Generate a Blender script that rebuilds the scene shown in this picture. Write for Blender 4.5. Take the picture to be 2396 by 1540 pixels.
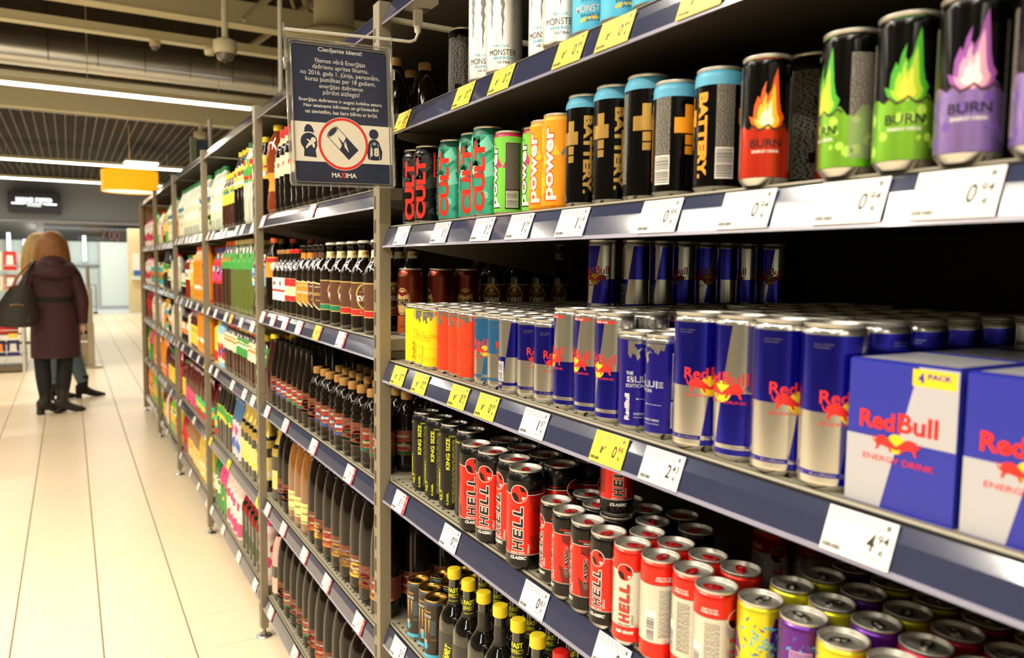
import bpy, math, random
from mathutils import Vector, Matrix
random.seed(7)
for o in list(bpy.data.objects): bpy.data.objects.remove(o)
SC = bpy.context.scene
COL = SC.collection
PI = math.pi
# ------------------------------------------------------------------ camera, world, lights, exposure
CAMH = 1.4724
cam = bpy.data.cameras.new('camera'); camo = bpy.data.objects.new('camera', cam); COL.objects.link(camo)
RT = Vector((-0.49372217, -0.86953416, 0.01219652)); UP = Vector((0.07606083, -0.02920753, 0.99667531)); FW = Vector((0.866287, -0.49300837, -0.08055789))
camo.matrix_world = Matrix(((RT.x, UP.x, -FW.x, 0), (RT.y, UP.y, -FW.y, 0), (RT.z, UP.z, -FW.z, CAMH), (0, 0, 0, 1)))
cam.sensor_width = 36; cam.lens = 1819.26 / 2396 * 36; cam.clip_start = .05; cam.clip_end = 200
cam.dof.use_dof = True; cam.dof.focus_distance = 1.5; cam.dof.aperture_fstop = 4.8
SC.camera = camo
SC.view_settings.view_transform = 'Standard'; SC.view_settings.look = 'None'
SC.view_settings.gamma = 1; SC.view_settings.use_curve_mapping = False
SC.view_settings.exposure = 0.0
SC.cycles.max_bounces = 8; SC.cycles.transmission_bounces = 6; SC.cycles.transparent_max_bounces = 8
SC.cycles.caustics_reflective = False; SC.cycles.caustics_refractive = False
SC.cycles.sample_clamp_indirect = 6
SC.cycles.use_denoising = True
W = bpy.data.worlds.new('store_ambient'); SC.world = W; W.use_nodes = True
W.node_tree.nodes['Background'].inputs[0].default_value = (1, .88, .70, 1)
W.node_tree.nodes['Background'].inputs[1].default_value = 0.35

def area(name, loc, sx, sy, power, col=(1, .90, .74), rot=(0, 0, 0)):
    l = bpy.data.lights.new(name, 'AREA'); l.shape = 'RECTANGLE'; l.size = sx; l.size_y = sy
    l.energy = power; l.color = col
    o = bpy.data.objects.new(name, l); o.location = loc; o.rotation_euler = rot; COL.objects.link(o)
    return o
# ceiling light lines that run across the aisles, above and behind the photographer, and further down the hall
for (lx, p) in ((-5.6, 120), (-1.5, 150), (2.6, 150), (6.7, 95)):
    area('ceiling_light_line', (lx, 1.6 if lx < 5 else 3.2, 3.7), .10, 5.2 if lx < 5 else 4.6, p)
area('ceiling_light_line', (10.9, 1.2, 3.44), .10, 6.0, 150)
area('ceiling_light_line', (15, -2.0, 3.9), .10, 6.0, 150)
area('ceiling_light_line', (19, 1.2, 3.44), .10, 6.0, 180)
area('ceiling_light_line', (23, 1.2, 3.42), .10, 6.0, 180)
area('entrance_light', (25.6, -1.0, 2.5), 2.0, 4.0, 60, (.93, .97, 1))
# a light line along the aisle, above the opposite shelves
area('aisle_light_line', (1.6, 1.75, 3.45), 6.0, .16, 200)

# ------------------------------------------------------------------ materials
def lin(c):
    return tuple(((x / 255) / 12.92 if x / 255 <= .04045 else ((x / 255 + .055) / 1.055) ** 2.4) for x in c) + (1,)
MATS = {}
def mat(name, col, rough=.5, metal=0., coat=0., emit=None, es=1., noise=0., nscale=40., trans=0., ior=1.45, alpha=1., bump=0., spec=.5):
    if name in MATS: return MATS[name]
    m = bpy.data.materials.new(name); m.use_nodes = True; nt = m.node_tree; b = nt.nodes['Principled BSDF']
    c = lin(col); b.inputs['Base Color'].default_value = c
    b.inputs['Roughness'].default_value = rough; b.inputs['Metallic'].default_value = metal
    b.inputs['Coat Weight'].default_value = coat; b.inputs['Coat Roughness'].default_value = .08
    b.inputs['Specular IOR Level'].default_value = spec
    if trans: b.inputs['Transmission Weight'].default_value = trans; b.inputs['IOR'].default_value = ior
    if alpha < 1: b.inputs['Alpha'].default_value = alpha
    if emit: b.inputs['Emission Color'].default_value = lin(emit); b.inputs['Emission Strength'].default_value = es
    if noise or bump:
        tc = nt.nodes.new('ShaderNodeTexCoord'); n = nt.nodes.new('ShaderNodeTexNoise'); n.inputs['Scale'].default_value = nscale
        n.inputs['Detail'].default_value = 4
        nt.links.new(tc.outputs['Object'], n.inputs['Vector'])
        if noise:
            r = nt.nodes.new('ShaderNodeMixRGB'); r.blend_type = 'MULTIPLY'; r.inputs[0].default_value = noise
            r.inputs[1].default_value = c
            cr = nt.nodes.new('ShaderNodeValToRGB'); cr.color_ramp.elements[0].position = .3; cr.color_ramp.elements[1].position = .7
            cr.color_ramp.elements[0].color = (.45, .45, .45, 1)
            nt.links.new(n.outputs['Fac'], cr.inputs[0]); nt.links.new(cr.outputs[0], r.inputs[2]); nt.links.new(r.outputs[0], b.inputs['Base Color'])
        if bump:
            bp = nt.nodes.new('ShaderNodeBump'); bp.inputs['Strength'].default_value = bump; bp.inputs['Distance'].default_value = .002
            nt.links.new(n.outputs['Fac'], bp.inputs['Height']); nt.links.new(bp.outputs[0], b.inputs['Normal'])
    MATS[name] = m; return m
def ink(name, col, r=.42): return mat('ink_' + name, col, r)
def foil(name, col, r=.3): return mat('metal_ink_' + name, col, r, .75, coat=.3)
STEEL = mat('shelf_grey_paint', (168, 160, 138), .45, noise=.06, nscale=60)
POST = mat('post_grey_paint', (136, 126, 104), .45, noise=.06, nscale=60)
DARKST = mat('dark_shelf_inside', (40, 36, 28), .6)  # dark back panel, its colour lowered further to hold the interior's shade
UNDER = mat('shelf_underside_shaded', (48, 43, 34), .6)  # same grey metal as the shelf, with the shade below put into its colour
BRK = mat('bracket_paint', (104, 98, 82), .5)
BLACK = mat('black_gap', (8, 8, 8), .8)
NAVY = mat('navy_rail_plastic', (50, 56, 86), .16, coat=1., spec=.7)
CLEAR = mat('rail_edge_clear_plastic', (150, 147, 168), .25, coat=.6)
ALU = mat('can_aluminium', (205, 203, 198), .28, 1.)
ALUD = mat('can_lid_aluminium', (206, 202, 192), .40, .82)
GOLDLID = mat('can_lid_gold', (212, 172, 90), .28, 1.)
TABRED = mat('red_pull_tab', (214, 20, 26), .3, .6)
TABBLK = mat('black_pull_tab', (14, 14, 14), .25, .3)
WHITE = ink('white', (246, 243, 236)); INKBLK = ink('black', (14, 13, 13)); INKGRY = ink('grey', (120, 118, 114))
YEL = ink('tag_yellow', (255, 231, 66)); PAPER = ink('tag_paper', (252, 249, 244)); TAGRED = ink('tag_red', (176, 74, 82))
# ------------------------------------------------------------------ mesh building
def spline(P, n=4):
    """smooth (x, y, z, r) points: Catmull-Rom"""
    out = []
    for i in range(len(P) - 1):
        p0, p1, p2, p3 = P[max(0, i - 1)], P[i], P[i + 1], P[min(len(P) - 1, i + 2)]
        for k in range(n):
            t = k / n; out.append(tuple(.5 * (2 * b + (c - a) * t + (2 * a - 5 * b + 4 * c - d) * t * t + (3 * b - a - 3 * c + d) * t ** 3) for a, b, c, d in zip(p0, p1, p2, p3)))
    return out + [tuple(P[-1])]
class MB:
    def __init__(s): s.v = []; s.f = []; s.m = []; s.n = []; s.mats = []
    def mi(s, m):
        if m not in s.mats: s.mats.append(m)
        return s.mats.index(m)
    def add(s, vs, fs, m, ns=None):
        b = len(s.v); s.v += [tuple(v) for v in vs]; k = s.mi(m)
        s.n += [tuple(n) for n in ns] if ns else [None] * len(vs)
        for f in fs: s.f.append([b + i for i in f]); s.m.append(k)
    def box(s, x0, x1, y0, y1, z0, z1, m):
        vs = [(x, y, z) for z in (z0, z1) for y in (y0, y1) for x in (x0, x1)]
        s.add(vs, [(0, 2, 3, 1), (4, 5, 7, 6), (0, 1, 5, 4), (2, 6, 7, 3), (0, 4, 6, 2), (1, 3, 7, 5)], m)
    def quad(s, a, b, c, d, m): s.add([a, b, c, d], [(0, 1, 2, 3)], m)
    def prism(s, pts, x0, x1, m, axis='x'):
        # pts: section polygon in (y,z) extruded along x (or (x,z) along y, (x,y) along z)
        n = len(pts); vs = []
        for e in (x0, x1):
            for (p, q) in pts: vs.append((e, p, q) if axis == 'x' else ((p, e, q) if axis == 'y' else (p, q, e)))
        fs = [tuple(range(n)), tuple(range(2 * n - 1, n - 1, -1))] + [(i, n + i, n + (i + 1) % n, (i + 1) % n) for i in range(n)]
        s.add(vs, fs, m)
    def lathe(s, prof, N, m=None, flip=False, cx=0, cy=0, cz=0):
        # prof: (r, z[, mat]) from bottom to top, outer side; smooth radial normals
        k = len(prof)
        nr = []
        for i in range(k):
            a = prof[max(0, i - 1)]; b = prof[min(k - 1, i + 1)]
            dr, dz = b[0] - a[0], b[1] - a[1]; L = math.hypot(dr, dz) or 1
            nr.append((dz / L, -dr / L))
        for i in range(k - 1):
            a, b = prof[i], prof[i + 1]; mm = (a[2] if len(a) > 2 else None) or m
            dr, dz = b[0] - a[0], b[1] - a[1]; L = math.hypot(dr, dz) or 1; nf = (dz / L, -dr / L)
            na = nr[i] if nr[i][0] * nf[0] + nr[i][1] * nf[1] > .75 else nf
            nb = nr[i + 1] if nr[i + 1][0] * nf[0] + nr[i + 1][1] * nf[1] > .75 else nf
            vs = []; ns = []; fs = []
            for j in range(N):
                t = 2 * PI * j / N; c, sn = math.cos(t), math.sin(t)
                vs.append((cx + a[0] * c, cy + a[0] * sn, cz + a[1])); ns.append((na[0] * c, na[0] * sn, na[1]))
                vs.append((cx + b[0] * c, cy + b[0] * sn, cz + b[1])); ns.append((nb[0] * c, nb[0] * sn, nb[1]))
            for j in range(N):
                q = (2 * j, (2 * j + 2) % (2 * N), (2 * j + 3) % (2 * N), 2 * j + 1)
                if a[0] < 1e-6: q = (q[0], q[2], q[3])
                elif b[0] < 1e-6: q = (q[0], q[1], q[2])
                fs.append(q)
            s.add(vs, fs, mm, ns)
    def tube(s, pts, r, m, N=8):
        pts = [Vector(p) for p in pts]; rings = []
        rr = r if isinstance(r, (list, tuple)) else [r] * len(pts)
        a = None
        for i, p in enumerate(pts):
            d = (pts[min(i + 1, len(pts) - 1)] - pts[max(i - 1, 0)]).normalized()
            if a is None: a = d.cross(Vector((0, 0, 1)) if abs(d.z) < .95 else Vector((1, 0, 0))).normalized()
            else: a = (a - d * a.dot(d)).normalized()
            b = d.cross(a)
            rings.append([(p + (a * math.cos(2 * PI * j / N) + b * math.sin(2 * PI * j / N)) * rr[i], (a * math.cos(2 * PI * j / N) + b * math.sin(2 * PI * j / N))) for j in range(N)])
        vs = [v for R in rings for v, n in R]; ns = [n for R in rings for v, n in R]
        fs = [(i * N + j, i * N + (j + 1) % N, (i + 1) * N + (j + 1) % N, (i + 1) * N + j) for i in range(len(pts) - 1) for j in range(N)]
        fs += [tuple(range(N - 1, -1, -1)), tuple((len(pts) - 1) * N + j for j in range(N))]
        s.add(vs, fs, m, ns)
    def limb(s, P, m, N=16, n=5):
        Q = spline(P, n); s.tube([q[:3] for q in Q], [q[3] for q in Q], m, N)
    def mesh(s, name):
        me = bpy.data.meshes.new(name); me.from_pydata(s.v, [], s.f)
        for m in s.mats: me.materials.append(m)
        me.polygons.foreach_set('material_index', s.m)
        if any(n is not None for n in s.n):
            me.update()
            fn = [Vector((0, 0, 1))] * len(s.v)
            sm = []
            for p in me.polygons:
                ok = all(s.n[i] is not None for i in p.vertices); sm.append(ok)
                for i in p.vertices:
                    fn[i] = Vector(s.n[i]) if s.n[i] is not None else p.normal.copy()
            me.polygons.foreach_set('use_smooth', sm)
            me.normals_split_custom_set_from_vertices([tuple(n) for n in fn])
        me.update(); return me
    def build(s, name, parent=None):
        o = bpy.data.objects.new(name, s.mesh(name)); COL.objects.link(o)
        if parent is not None: o.parent = parent
        return o
def meshobj(name, me, parent=None, loc=None):
    o = bpy.data.objects.new(name, me); COL.objects.link(o)
    if parent is not None: o.parent = parent
    if loc: o.location = loc
    return o
def tag(o, label=None, cat=None, group=None, kind=None):
    if label: o['label'] = label
    if cat: o['category'] = cat
    if group: o['group'] = group
    if kind: o['kind'] = kind
    return o
def empty(name, loc=(0, 0, 0), rz=0):
    o = bpy.data.objects.new(name, None); o.location = loc; o.rotation_euler = (0, 0, rz); COL.objects.link(o); return o
# ------------------------------------------------------------------ flat art: triangles in mm, then wrapped
TXT = {}
def raw_text(s, bold=0., shear=0.):
    k = (s, bold, shear)
    if k in TXT: return TXT[k]
    cu = bpy.data.curves.new('t', 'FONT'); cu.body = s; cu.size = 1; cu.offset = bold; cu.shear = shear; cu.resolution_u = 3; cu.fill_mode = 'BOTH'
    o = bpy.data.objects.new('t', cu); COL.objects.link(o)
    me = o.to_mesh(); me.calc_loop_triangles()
    vs = [(v.co.x, v.co.y) for v in me.vertices]
    tr = [[vs[i] for i in t.vertices] for t in me.loop_triangles]
    o.to_mesh_clear(); bpy.data.objects.remove(o); bpy.data.curves.remove(cu)
    xs = [p[0] for t in tr for p in t]; ys = [p[1] for t in tr for p in t]
    if not xs: xs = [0, 1]; ys = [0, 1]
    TXT[k] = (tr, min(xs), min(ys), max(xs), max(ys)); return TXT[k]
def text(s, cx, cy, w, h, rot=0, bold=.01, shear=0., grow=0.):
    """letters of string s fitted to a w x h box centred on (cx,cy); rot in degrees"""
    ref = raw_text(s, bold, shear); tr, x0, y0, x1, y1 = raw_text(s, bold + grow, shear)
    X0, Y0, X1, Y1 = ref[1:]
    sx = w / max(1e-6, X1 - X0) if w else h / (Y1 - Y0); sy = h / max(1e-6, Y1 - Y0) if h else sx
    c, sn = math.cos(math.radians(rot)), math.sin(math.radians(rot)); out = []
    mx, my = (X0 + X1) / 2, (Y0 + Y1) / 2
    for t in tr:
        q = []
        for (x, y) in t:
            a, b = (x - mx) * sx, (y - my) * sy
            q.append((cx + a * c - b * sn, cy + a * sn + b * c))
        out.append(q)
    return out
def poly(pts):
    from mathutils.geometry import tessellate_polygon
    vs = [Vector((p[0], p[1], 0)) for p in pts]
    return [[(pts[i][0], pts[i][1]) for i in t] for t in tessellate_polygon([vs])]
def rect(x0, y0, x1, y1): return [[(x0, y0), (x1, y0), (x1, y1)], [(x0, y0), (x1, y1), (x0, y1)]]
def ring(cx, cy, r0, r1, n=20, a0=0, a1=360, ex=1.):
    out = []
    for i in range(n):
        t0, t1 = math.radians(a0 + (a1 - a0) * i / n), math.radians(a0 + (a1 - a0) * (i + 1) / n)
        p = lambda r, t: (cx + r * math.cos(t) * ex, cy + r * math.sin(t))
        if r0 > 0: out += [[p(r0, t0), p(r1, t0), p(r1, t1)], [p(r0, t0), p(r1, t1), p(r0, t1)]]
        else: out.append([(cx, cy), p(r1, t0), p(r1, t1)])
    return out
def micro(x0, y0, x1, y1, dy, rot90=False, seed=1, fill=.5):
    """rows of illegibly small print: short dashes"""
    R = random.Random(seed); out = []
    if not rot90:
        y = y1
        while y > y0:
            x = x0
            while x < x1:
                w = R.uniform(.05, .2) * (x1 - x0); out += rect(x, y - dy * fill, min(x1, x + w), y); x += w + .03 * (x1 - x0)
            y -= dy
    else:
        x = x0
        while x < x1:
            y = y0
            while y < y1:
                w = R.uniform(.04, .12) * (y1 - y0); out += rect(x, y, x + dy * fill, min(y1, y + w)); y += w + .02 * (y1 - y0)
            x += dy
    return out
def barcode(x0, y0, x1, y1, horiz=False, seed=3):
    R = random.Random(seed); out = []; a, b = (x0, x1) if not horiz else (y0, y1); t = a
    while t < b - .3:
        w = R.choice((.35, .35, .7, 1.)) * (b - a) / 26; e = min(b, t + w)
        out += rect(t, y0, e, y1) if not horiz else rect(x0, t, x1, e); t = e + R.choice((.4, .8)) * (b - a) / 26
    return out
def clip(t, x0, x1):
    for (s, x) in ((1, x0), (-1, x1)):
        o = []
        for i in range(len(t)):
            a, b = t[i], t[(i + 1) % len(t)]
            da, db = s * (a[0] - x), s * (b[0] - x)
            if da >= 0: o.append(a)
            if (da < 0) != (db < 0):
                k = da / (da - db); o.append((x, a[1] + (b[1] - a[1]) * k))
        t = o
        if len(t) < 3: return []
    return t
def wrap(mb, tris, m, R, N, layer=1, rf=None, nz=None):
    """lay flat art (mm, u to the right, v up) on a lathe of N facets; R in metres at the print; rf(v)->radius in m"""
    d = 2 * PI / N; st = R * d * 1000
    for t in tris:
        a = min(p[0] for p in t); b = max(p[0] for p in t)
        for k in range(int(math.floor(a / st)), int(math.floor((b - 1e-6) / st)) + 1):
            q = clip(t, k * st, (k + 1) * st) if (a < k * st or b > (k + 1) * st) else t
            if len(q) < 3: continue
            ar = sum(q[i][0] * q[(i + 1) % len(q)][1] - q[(i + 1) % len(q)][0] * q[i][1] for i in range(len(q)))
            if abs(ar) < .004: continue
            if ar < 0: q = q[::-1]
            c0, s0, c1, s1 = math.cos(k * d), math.sin(k * d), math.cos((k + 1) * d), math.sin((k + 1) * d)
            fc, fs = math.cos((k + .5) * d), math.sin((k + .5) * d)
            vs = []; ns = []
            for (u, v) in q:
                w = u / st - k; r = rf(v) if rf else R
                e = .00010 * layer
                vs.append((r * (c0 + (c1 - c0) * w) + fc * e, r * (s0 + (s1 - s0) * w) + fs * e, v / 1000))
                th = u / 1000 / R; ns.append((math.cos(th), math.sin(th), 0))
            mb.add(vs, [tuple(range(len(vs)))], m, ns)
def flat(mb, tris, m, org, ux, uy, layer=1, nrm=None):
    org, ux, uy = Vector(org), Vector(ux), Vector(uy); n = ux.cross(uy).normalized()
    for t in tris:
        ar = (t[1][0] - t[0][0]) * (t[2][1] - t[0][1]) - (t[2][0] - t[0][0]) * (t[1][1] - t[0][1])
        if abs(ar) < 1e-4: continue
        if ar < 0: t = t[::-1]
        mb.add([org + ux * (p[0] / 1000) + uy * (p[1] / 1000) + n * (.00012 * layer) for p in t], [(0, 1, 2)], m)
def outline(s, cx, cy, w, h, rot, bold, g, shear=0.): return text(s, cx, cy, w, h, rot, bold, shear, grow=g)
# ------------------------------------------------------------------ drink cans
def seg_tab():
    mb = MB()
    return mb
def can_lid(H, rim, lm):
    mb = MB()
    mb.lathe([(rim - .0012, H - .0042), (rim + .0007, H - .0034), (rim + .0009, H - .0008), (rim + .0002, H), (rim - .0010, H - .0004), (rim - .0022, H - .0050), (rim - .0034, H - .0064), (rim - .0048, H - .0058), (rim - .0056, H - .0050), (0, H - .0050)], 32, lm)
    # score line of the mouth and the raised rivet
    z = (H - .0049)
    for i in range(14):
        a0, a1 = 2 * PI * i / 14, 2 * PI * (i + 1) / 14
        p = lambda a, k: (rim * .42 + rim * .30 * k * math.cos(a), rim * .40 * k * math.sin(a), z)
        mb.quad(p(a0, 1), p(a0, .93), p(a1, .93), p(a1, 1), INKGRY)
    return mb.mesh('lid')
def can_tab(H, rim, tm):
    mb = MB(); z0 = H - .0046; L = rim * .82; w = rim * .27
    out = []; inn = []
    for i in range(20):
        a = 2 * PI * i / 20
        out.append((-.18 * L + .62 * L * math.cos(a) * (1 if math.cos(a) < 0 else .95), w * (1.0 if math.cos(a) < .2 else .92) * math.sin(a)))
        inn.append((-.42 * L + .22 * L * math.cos(a), .55 * w * math.sin(a)))
    for zz, up in ((z0 + .0016, 1), (z0 + .0004, 0)):
        vs = [(x, y, zz) for x, y in out] + [(x, y, zz) for x, y in inn]
        mb.add(vs, [(i, (i + 1) % 20, 20 + (i + 1) % 20, 20 + i) if up else (20 + i, 20 + (i + 1) % 20, (i + 1) % 20, i) for i in range(20)], tm)
    vs = [(x, y, z0 + .0004) for x, y in out] + [(x, y, z0 + .0016) for x, y in out]
    mb.add(vs, [(i, (i + 1) % 20, 20 + (i + 1) % 20, 20 + i) for i in range(20)], tm)
    vs = [(x, y, z0 + .0016) for x, y in inn] + [(x, y, z0 + .0004) for x, y in inn]
    mb.add(vs, [(i, (i + 1) % 20, 20 + (i + 1) % 20, 20 + i) for i in range(20)], tm)
    mb.lathe([(.0028, z0), (.0028, z0 + .0022), (.0018, z0 + .0027), (0, z0 + .0027)], 10, tm, cx=.05 * L)
    return mb.mesh('pull_tab')
LIDS = {}
CAN = {}
def can(key, H, R, wall, art, rim=None, lid=None, tabm=None, neck=None, base=None, N=40, nk=.011, neckband=None):
    """wall: list of (v_from_mm, material) from the bottom; art(mb,R,N)"""
    rim = rim or R * .9; lid = lid or ALUD; tabm = tabm or ALU; neck = neck or wall[-1][1]; base = base or ALU
    mb = MB()
    mb.lathe([(R * .70, .0045), (R * .74, .0), (R * .80, .0005), (R * .95, .0055), (R * .995, .0075)], N, base)
    zs = [.0075] + [w[0] / 1000 for w in wall[1:]] + [H - nk]
    for i in range(len(wall)):
        mb.lathe([(R * (.995 if i == 0 else 1), zs[i]), (R, zs[i] + .003 if i == 0 else (zs[i] + zs[i + 1]) / 2), (R, zs[i + 1])], N, wall[i][1])
    nb = neckband or neck
    mb.lathe([(R, H - nk), (R * .5 + rim * .5 + .0006, H - nk * .62), (rim + .0006, H - .0058), (rim - .0008, H - .0040)], N, nb)
    if art: art(mb, R, N)
    lk = (round(H, 4), round(rim, 4), lid.name); tk = (round(H, 4), round(rim, 4), tabm.name)
    if lk not in LIDS: LIDS[lk] = can_lid(H, rim, lid)
    if tk not in LIDS: LIDS[tk] = can_tab(H, rim, tabm)
    CAN[key] = (mb.mesh(key), LIDS[lk], LIDS[tk], H, R)
def place_can(key, x, y, z, rot, label, group, simple=False, name='energy_drink_can', cat='drink can', tabrot=None):
    me, li, ta, H, R = CAN[key]
    o = bpy.data.objects.new(name, me); o.location = (x, y, z); o.rotation_euler = (0, 0, math.radians(rot)); COL.objects.link(o)
    l = bpy.data.objects.new('lid', li); l.parent = o; COL.objects.link(l)
    t = bpy.data.objects.new('pull_tab', ta); t.parent = o; t.rotation_euler = (0, 0, math.radians(tabrot if tabrot is not None else random.uniform(0, 360))); COL.objects.link(t)
    if tabrot is None: tr = t.rotation_euler[2]
    tag(o, label, cat, group); return o
def face(x, y): return math.degrees(math.atan2(-y, -x))

RBL = mat('metal_ink_blue', (44, 42, 196), .2, .9, coat=.3); RSI = mat('metal_ink_silver', (232, 230, 226), .2, .95, coat=.2); RRD = ink('bull_red', (226, 44, 40)); RYL = ink('bull_yellow', (250, 208, 40))
RLB = foil('light_blue', (58, 130, 196), .3)
def bull(cx, cy, s, m=None):
    """a small charging bull facing right, s = length in mm"""
    P = [(-.5, .10), (-.46, .26), (-.30, .34), (-.10, .36), (.08, .30), (.22, .16), (.36, .06), (.50, -.06), (.46, -.16), (.34, -.14), (.24, -.10), (.30, -.26), (.20, -.30), (.12, -.12), (-.02, -.10), (-.18, -.06), (-.30, -.10), (-.38, -.28), (-.48, -.28), (-.42, -.06), (-.50, .02), (-.62, .30), (-.66, .28), (-.58, .06)]
    return [P, (cx, cy, s)]
def bulls(mb, R, N, cx, cy, s, L=3):
    wrap(mb, ring(cx, cy, 0, s * .30, 18), RYL, R, N, L)
    P, _ = bull(0, 0, 1)
    wrap(mb, poly([(cx - s * .30 + x * s * .62, cy + y * s * .62) for x, y in P]), RRD, R, N, L + 1)
    wrap(mb, poly([(cx + s * .30 - x * s * .62, cy + y * s * .62) for x, y in P][::-1]), RRD, R, N, L + 1)
def rb_art(Hmm, blue, silver, wordmark=True, lower='ENERGY DRINK', tophat=None):
    def art(mb, R, N):
        C = 2 * PI * R * 1000; h = C / 2; top = Hmm - 11.5; bot = 8; mid = Hmm * .475
        sl = .135  # slant: diagonal shifts by sl*height
        dg = lambda v, k: k * h + (v - mid) * sl * 1.15
        wrap(mb, poly([(dg(mid, 0) - h, mid), (dg(mid, 0), mid), (dg(top, 0), top), (dg(top, 0) - h, top)]), blue, R, N, 1)
        wrap(mb, poly([(dg(mid, 0), mid), (dg(bot, 0), bot), (dg(bot, 0) + h, bot), (dg(mid, 0) + h, mid)]), blue, R, N, 1)
        # checker band
        v0, v1 = bot + 7, bot + 12
        wrap(mb, rect(dg(v0, 0) - h, v0, dg(v0, 0), v1), blue, R, N, 2)
        wrap(mb, rect(dg(v0, 0), v0, dg(v0, 0) + h, v1), silver, R, N, 2)
        wrap(mb, text('Taurine · Koffein', -h * .45, (v0 + v1) / 2, h * .62, 2.2, 0, .0), silver, R, N, 3)
        wrap(mb, text('Vitamine · Wasser', h * .45, (v0 + v1) / 2, h * .62, 2.2, 0, .0), blue, R, N, 3)
        if wordmark:
            wrap(mb, text('Red', -h * .175, mid + 15.5, h * .29, 13.5, 0, .02), RRD, R, N, 3)
            wrap(mb, text('Bull', h * .165, mid + 16, h * .31, 14.5, 0, .01), RRD, R, N, 3)
            bulls(mb, R, N, 0, mid + .5, h * .42, 3)
            wrap(mb, text(lower, 0, mid - 11, h * .62, 3.4, 0, .0), RRD, R, N, 3)
            wrap(mb, text('Serve chilled.', -h * .30, top - 9, h * .2, 1.8, 0, 0), silver, R, N, 3)
            wrap(mb, text('Carbonated.', -h * .32, top - 12, h * .17, 1.8, 0, 0), silver, R, N, 3)
        if tophat:
            wrap(mb, rect(-h * .20, top - 4, h * .30, top), RRD, R, N, 3); wrap(mb, text('355 ml', h * .05, top - 2, h * .24, 2.6, 0, .02), WHITE, R, N, 4)
        # back panel with small print and barcode, behind
        wrap(mb, micro(h * .62, mid + 4, h * .92, top - 4, 1.6, seed=5), INKGRY, R, N, 2)
        wrap(mb, rect(h * .64, bot + 14, h * .94, mid - 8), WHITE, R, N, 3); wrap(mb, barcode(h * .66, bot + 15, h * .92, mid - 9, horiz=True), RBL, R, N, 4)
    return art
def rb(key, H, R, blue=RBL, **kw):
    can(key, H, R, [(0, RSI)], rb_art(H * 1000, blue, RSI, **kw), rim=R * .93, base=RSI, neck=RSI)
rb('bluesilver250', .135, .0258)
rb('bluesilver355', .157, .0283, tophat=1)
rb('bluesilver473', .168, .0315)
rb('lightblue250', .135, .0258, blue=RLB, lower='SUGARFREE')
# plain-colour editions
def edition(word, body, dark, wm):
    def art(mb, R, N):
        top = 123; h = PI * R * 1000
        # silver bull head shapes at the shoulder
        B = [(-20, 123), (-20, 104), (-16, 99), (-13, 106), (-9, 103), (-7, 96), (-3, 101), (-5, 108), (0, 112), (6, 108), (9, 112), (12, 109), (16, 116), (20, 114), (22, 123)]
        wrap(mb, poly(B), RSI, R, N, 1)
        wrap(mb, poly([(-12, 118), (-6, 110), (-1, 114), (4, 111), (1, 106), (6, 104), (9, 109), (6, 115), (-2, 119)]), dark, R, N, 2)
        wrap(mb, text('THE', -17, 79, 10, 4.6, 0, .02), wm, R, N, 2)
        wrap(mb, text(word, -1, 70.5, 42, 9.5, 0, .045), wm, R, N, 2); wrap(mb, text(word, -1, 70.5, 42, 9.5, 0, -.005), body, R, N, 3)
        wrap(mb, text('EDITION', -9, 62, 26, 4.6, 0, .0), wm, R, N, 2)
        wrap(mb, text('RedBull', -20, 33, 36, 7.5, 90, .045), wm, R, N, 2)
        wrap(mb, text('ENERGY DRINK', 3, 24, 26, 3, 0, .0), wm, R, N, 2)
        wrap(mb, text('Belebt Geist und Körper', 3, 19, 26, 2.2, 0, .0), wm, R, N, 2)
        wrap(mb, rect(-6, 44, 18, 44.4), wm, R, N, 2); wrap(mb, ring(-6, 44.2, 0, 1.2, 8), wm, R, N, 2)
        wrap(mb, micro(31, 52, 43, 112, 2.0, seed=9, fill=.55), WHITE, R, N, 2)
        wrap(mb, rect(30.5, 15, 43.5, 49), WHITE, R, N, 2); wrap(mb, barcode(31.5, 17, 42.5, 47, horiz=True), INKBLK, R, N, 3)
    return art
YB = ink('edition_yellow', (252, 222, 22), .35); RB_ = ink('edition_red', (244, 66, 30), .35); BB = foil('edition_blue', (44, 34, 170), .3)
GLD = ink('dull_gold', (176, 140, 20)); SIL = ink('pale_silver', (214, 214, 220), .35)
can('yellow250', .135, .0258, [(0, YB)], edition('YELLOW', YB, INKGRY, GLD), rim=.024, base=RSI, neck=RSI)
can('red250', .135, .0258, [(0, RB_)], edition('RED', RB_, RB_, ink('dull_salmon', (176, 70, 44))), rim=.024, base=RSI, neck=RSI)
can('blue250', .135, .0258, [(0, BB)], edition('BLUE', BB, BB, SIL), rim=.024, base=RSI, neck=RSI)

# devil-free red and black cans
HR = foil('hell_red', (230, 44, 32), .34); HB = foil('hell_black', (22, 20, 20), .32); HW = foil('hell_white', (226, 224, 218), .36); DRD = ink('dark_red', (120, 18, 18))
def emblem(mb, R, N, cx, cy, r, bg, fg):
    wrap(mb, ring(cx, cy, 0, r * 1.07, 20), WHITE, R, N, 3); wrap(mb, ring(cx, cy, 0, r, 20), bg, R, N, 4)
    wrap(mb, poly([(cx - r * .95, cy - r * .1), (cx - r * .5, cy + r * .15), (cx - r * .1, cy - r * .2), (cx + r * .1, cy - r * .9), (cx - r * .5, cy - r * .78)]), fg, R, N, 5)
    wrap(mb, poly([(cx + r * .1, cy + r * .9), (cx + r * .3, cy + r * .3), (cx + r * .9, cy + r * .2), (cx + r * .6, cy + r * .72)]), fg, R, N, 5)
    wrap(mb, poly([(cx + r * .35, cy - r * .3), (cx + r * .85, cy - r * .35), (cx + r * .5, cy - r * .75)]), WHITE, R, N, 5)
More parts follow.
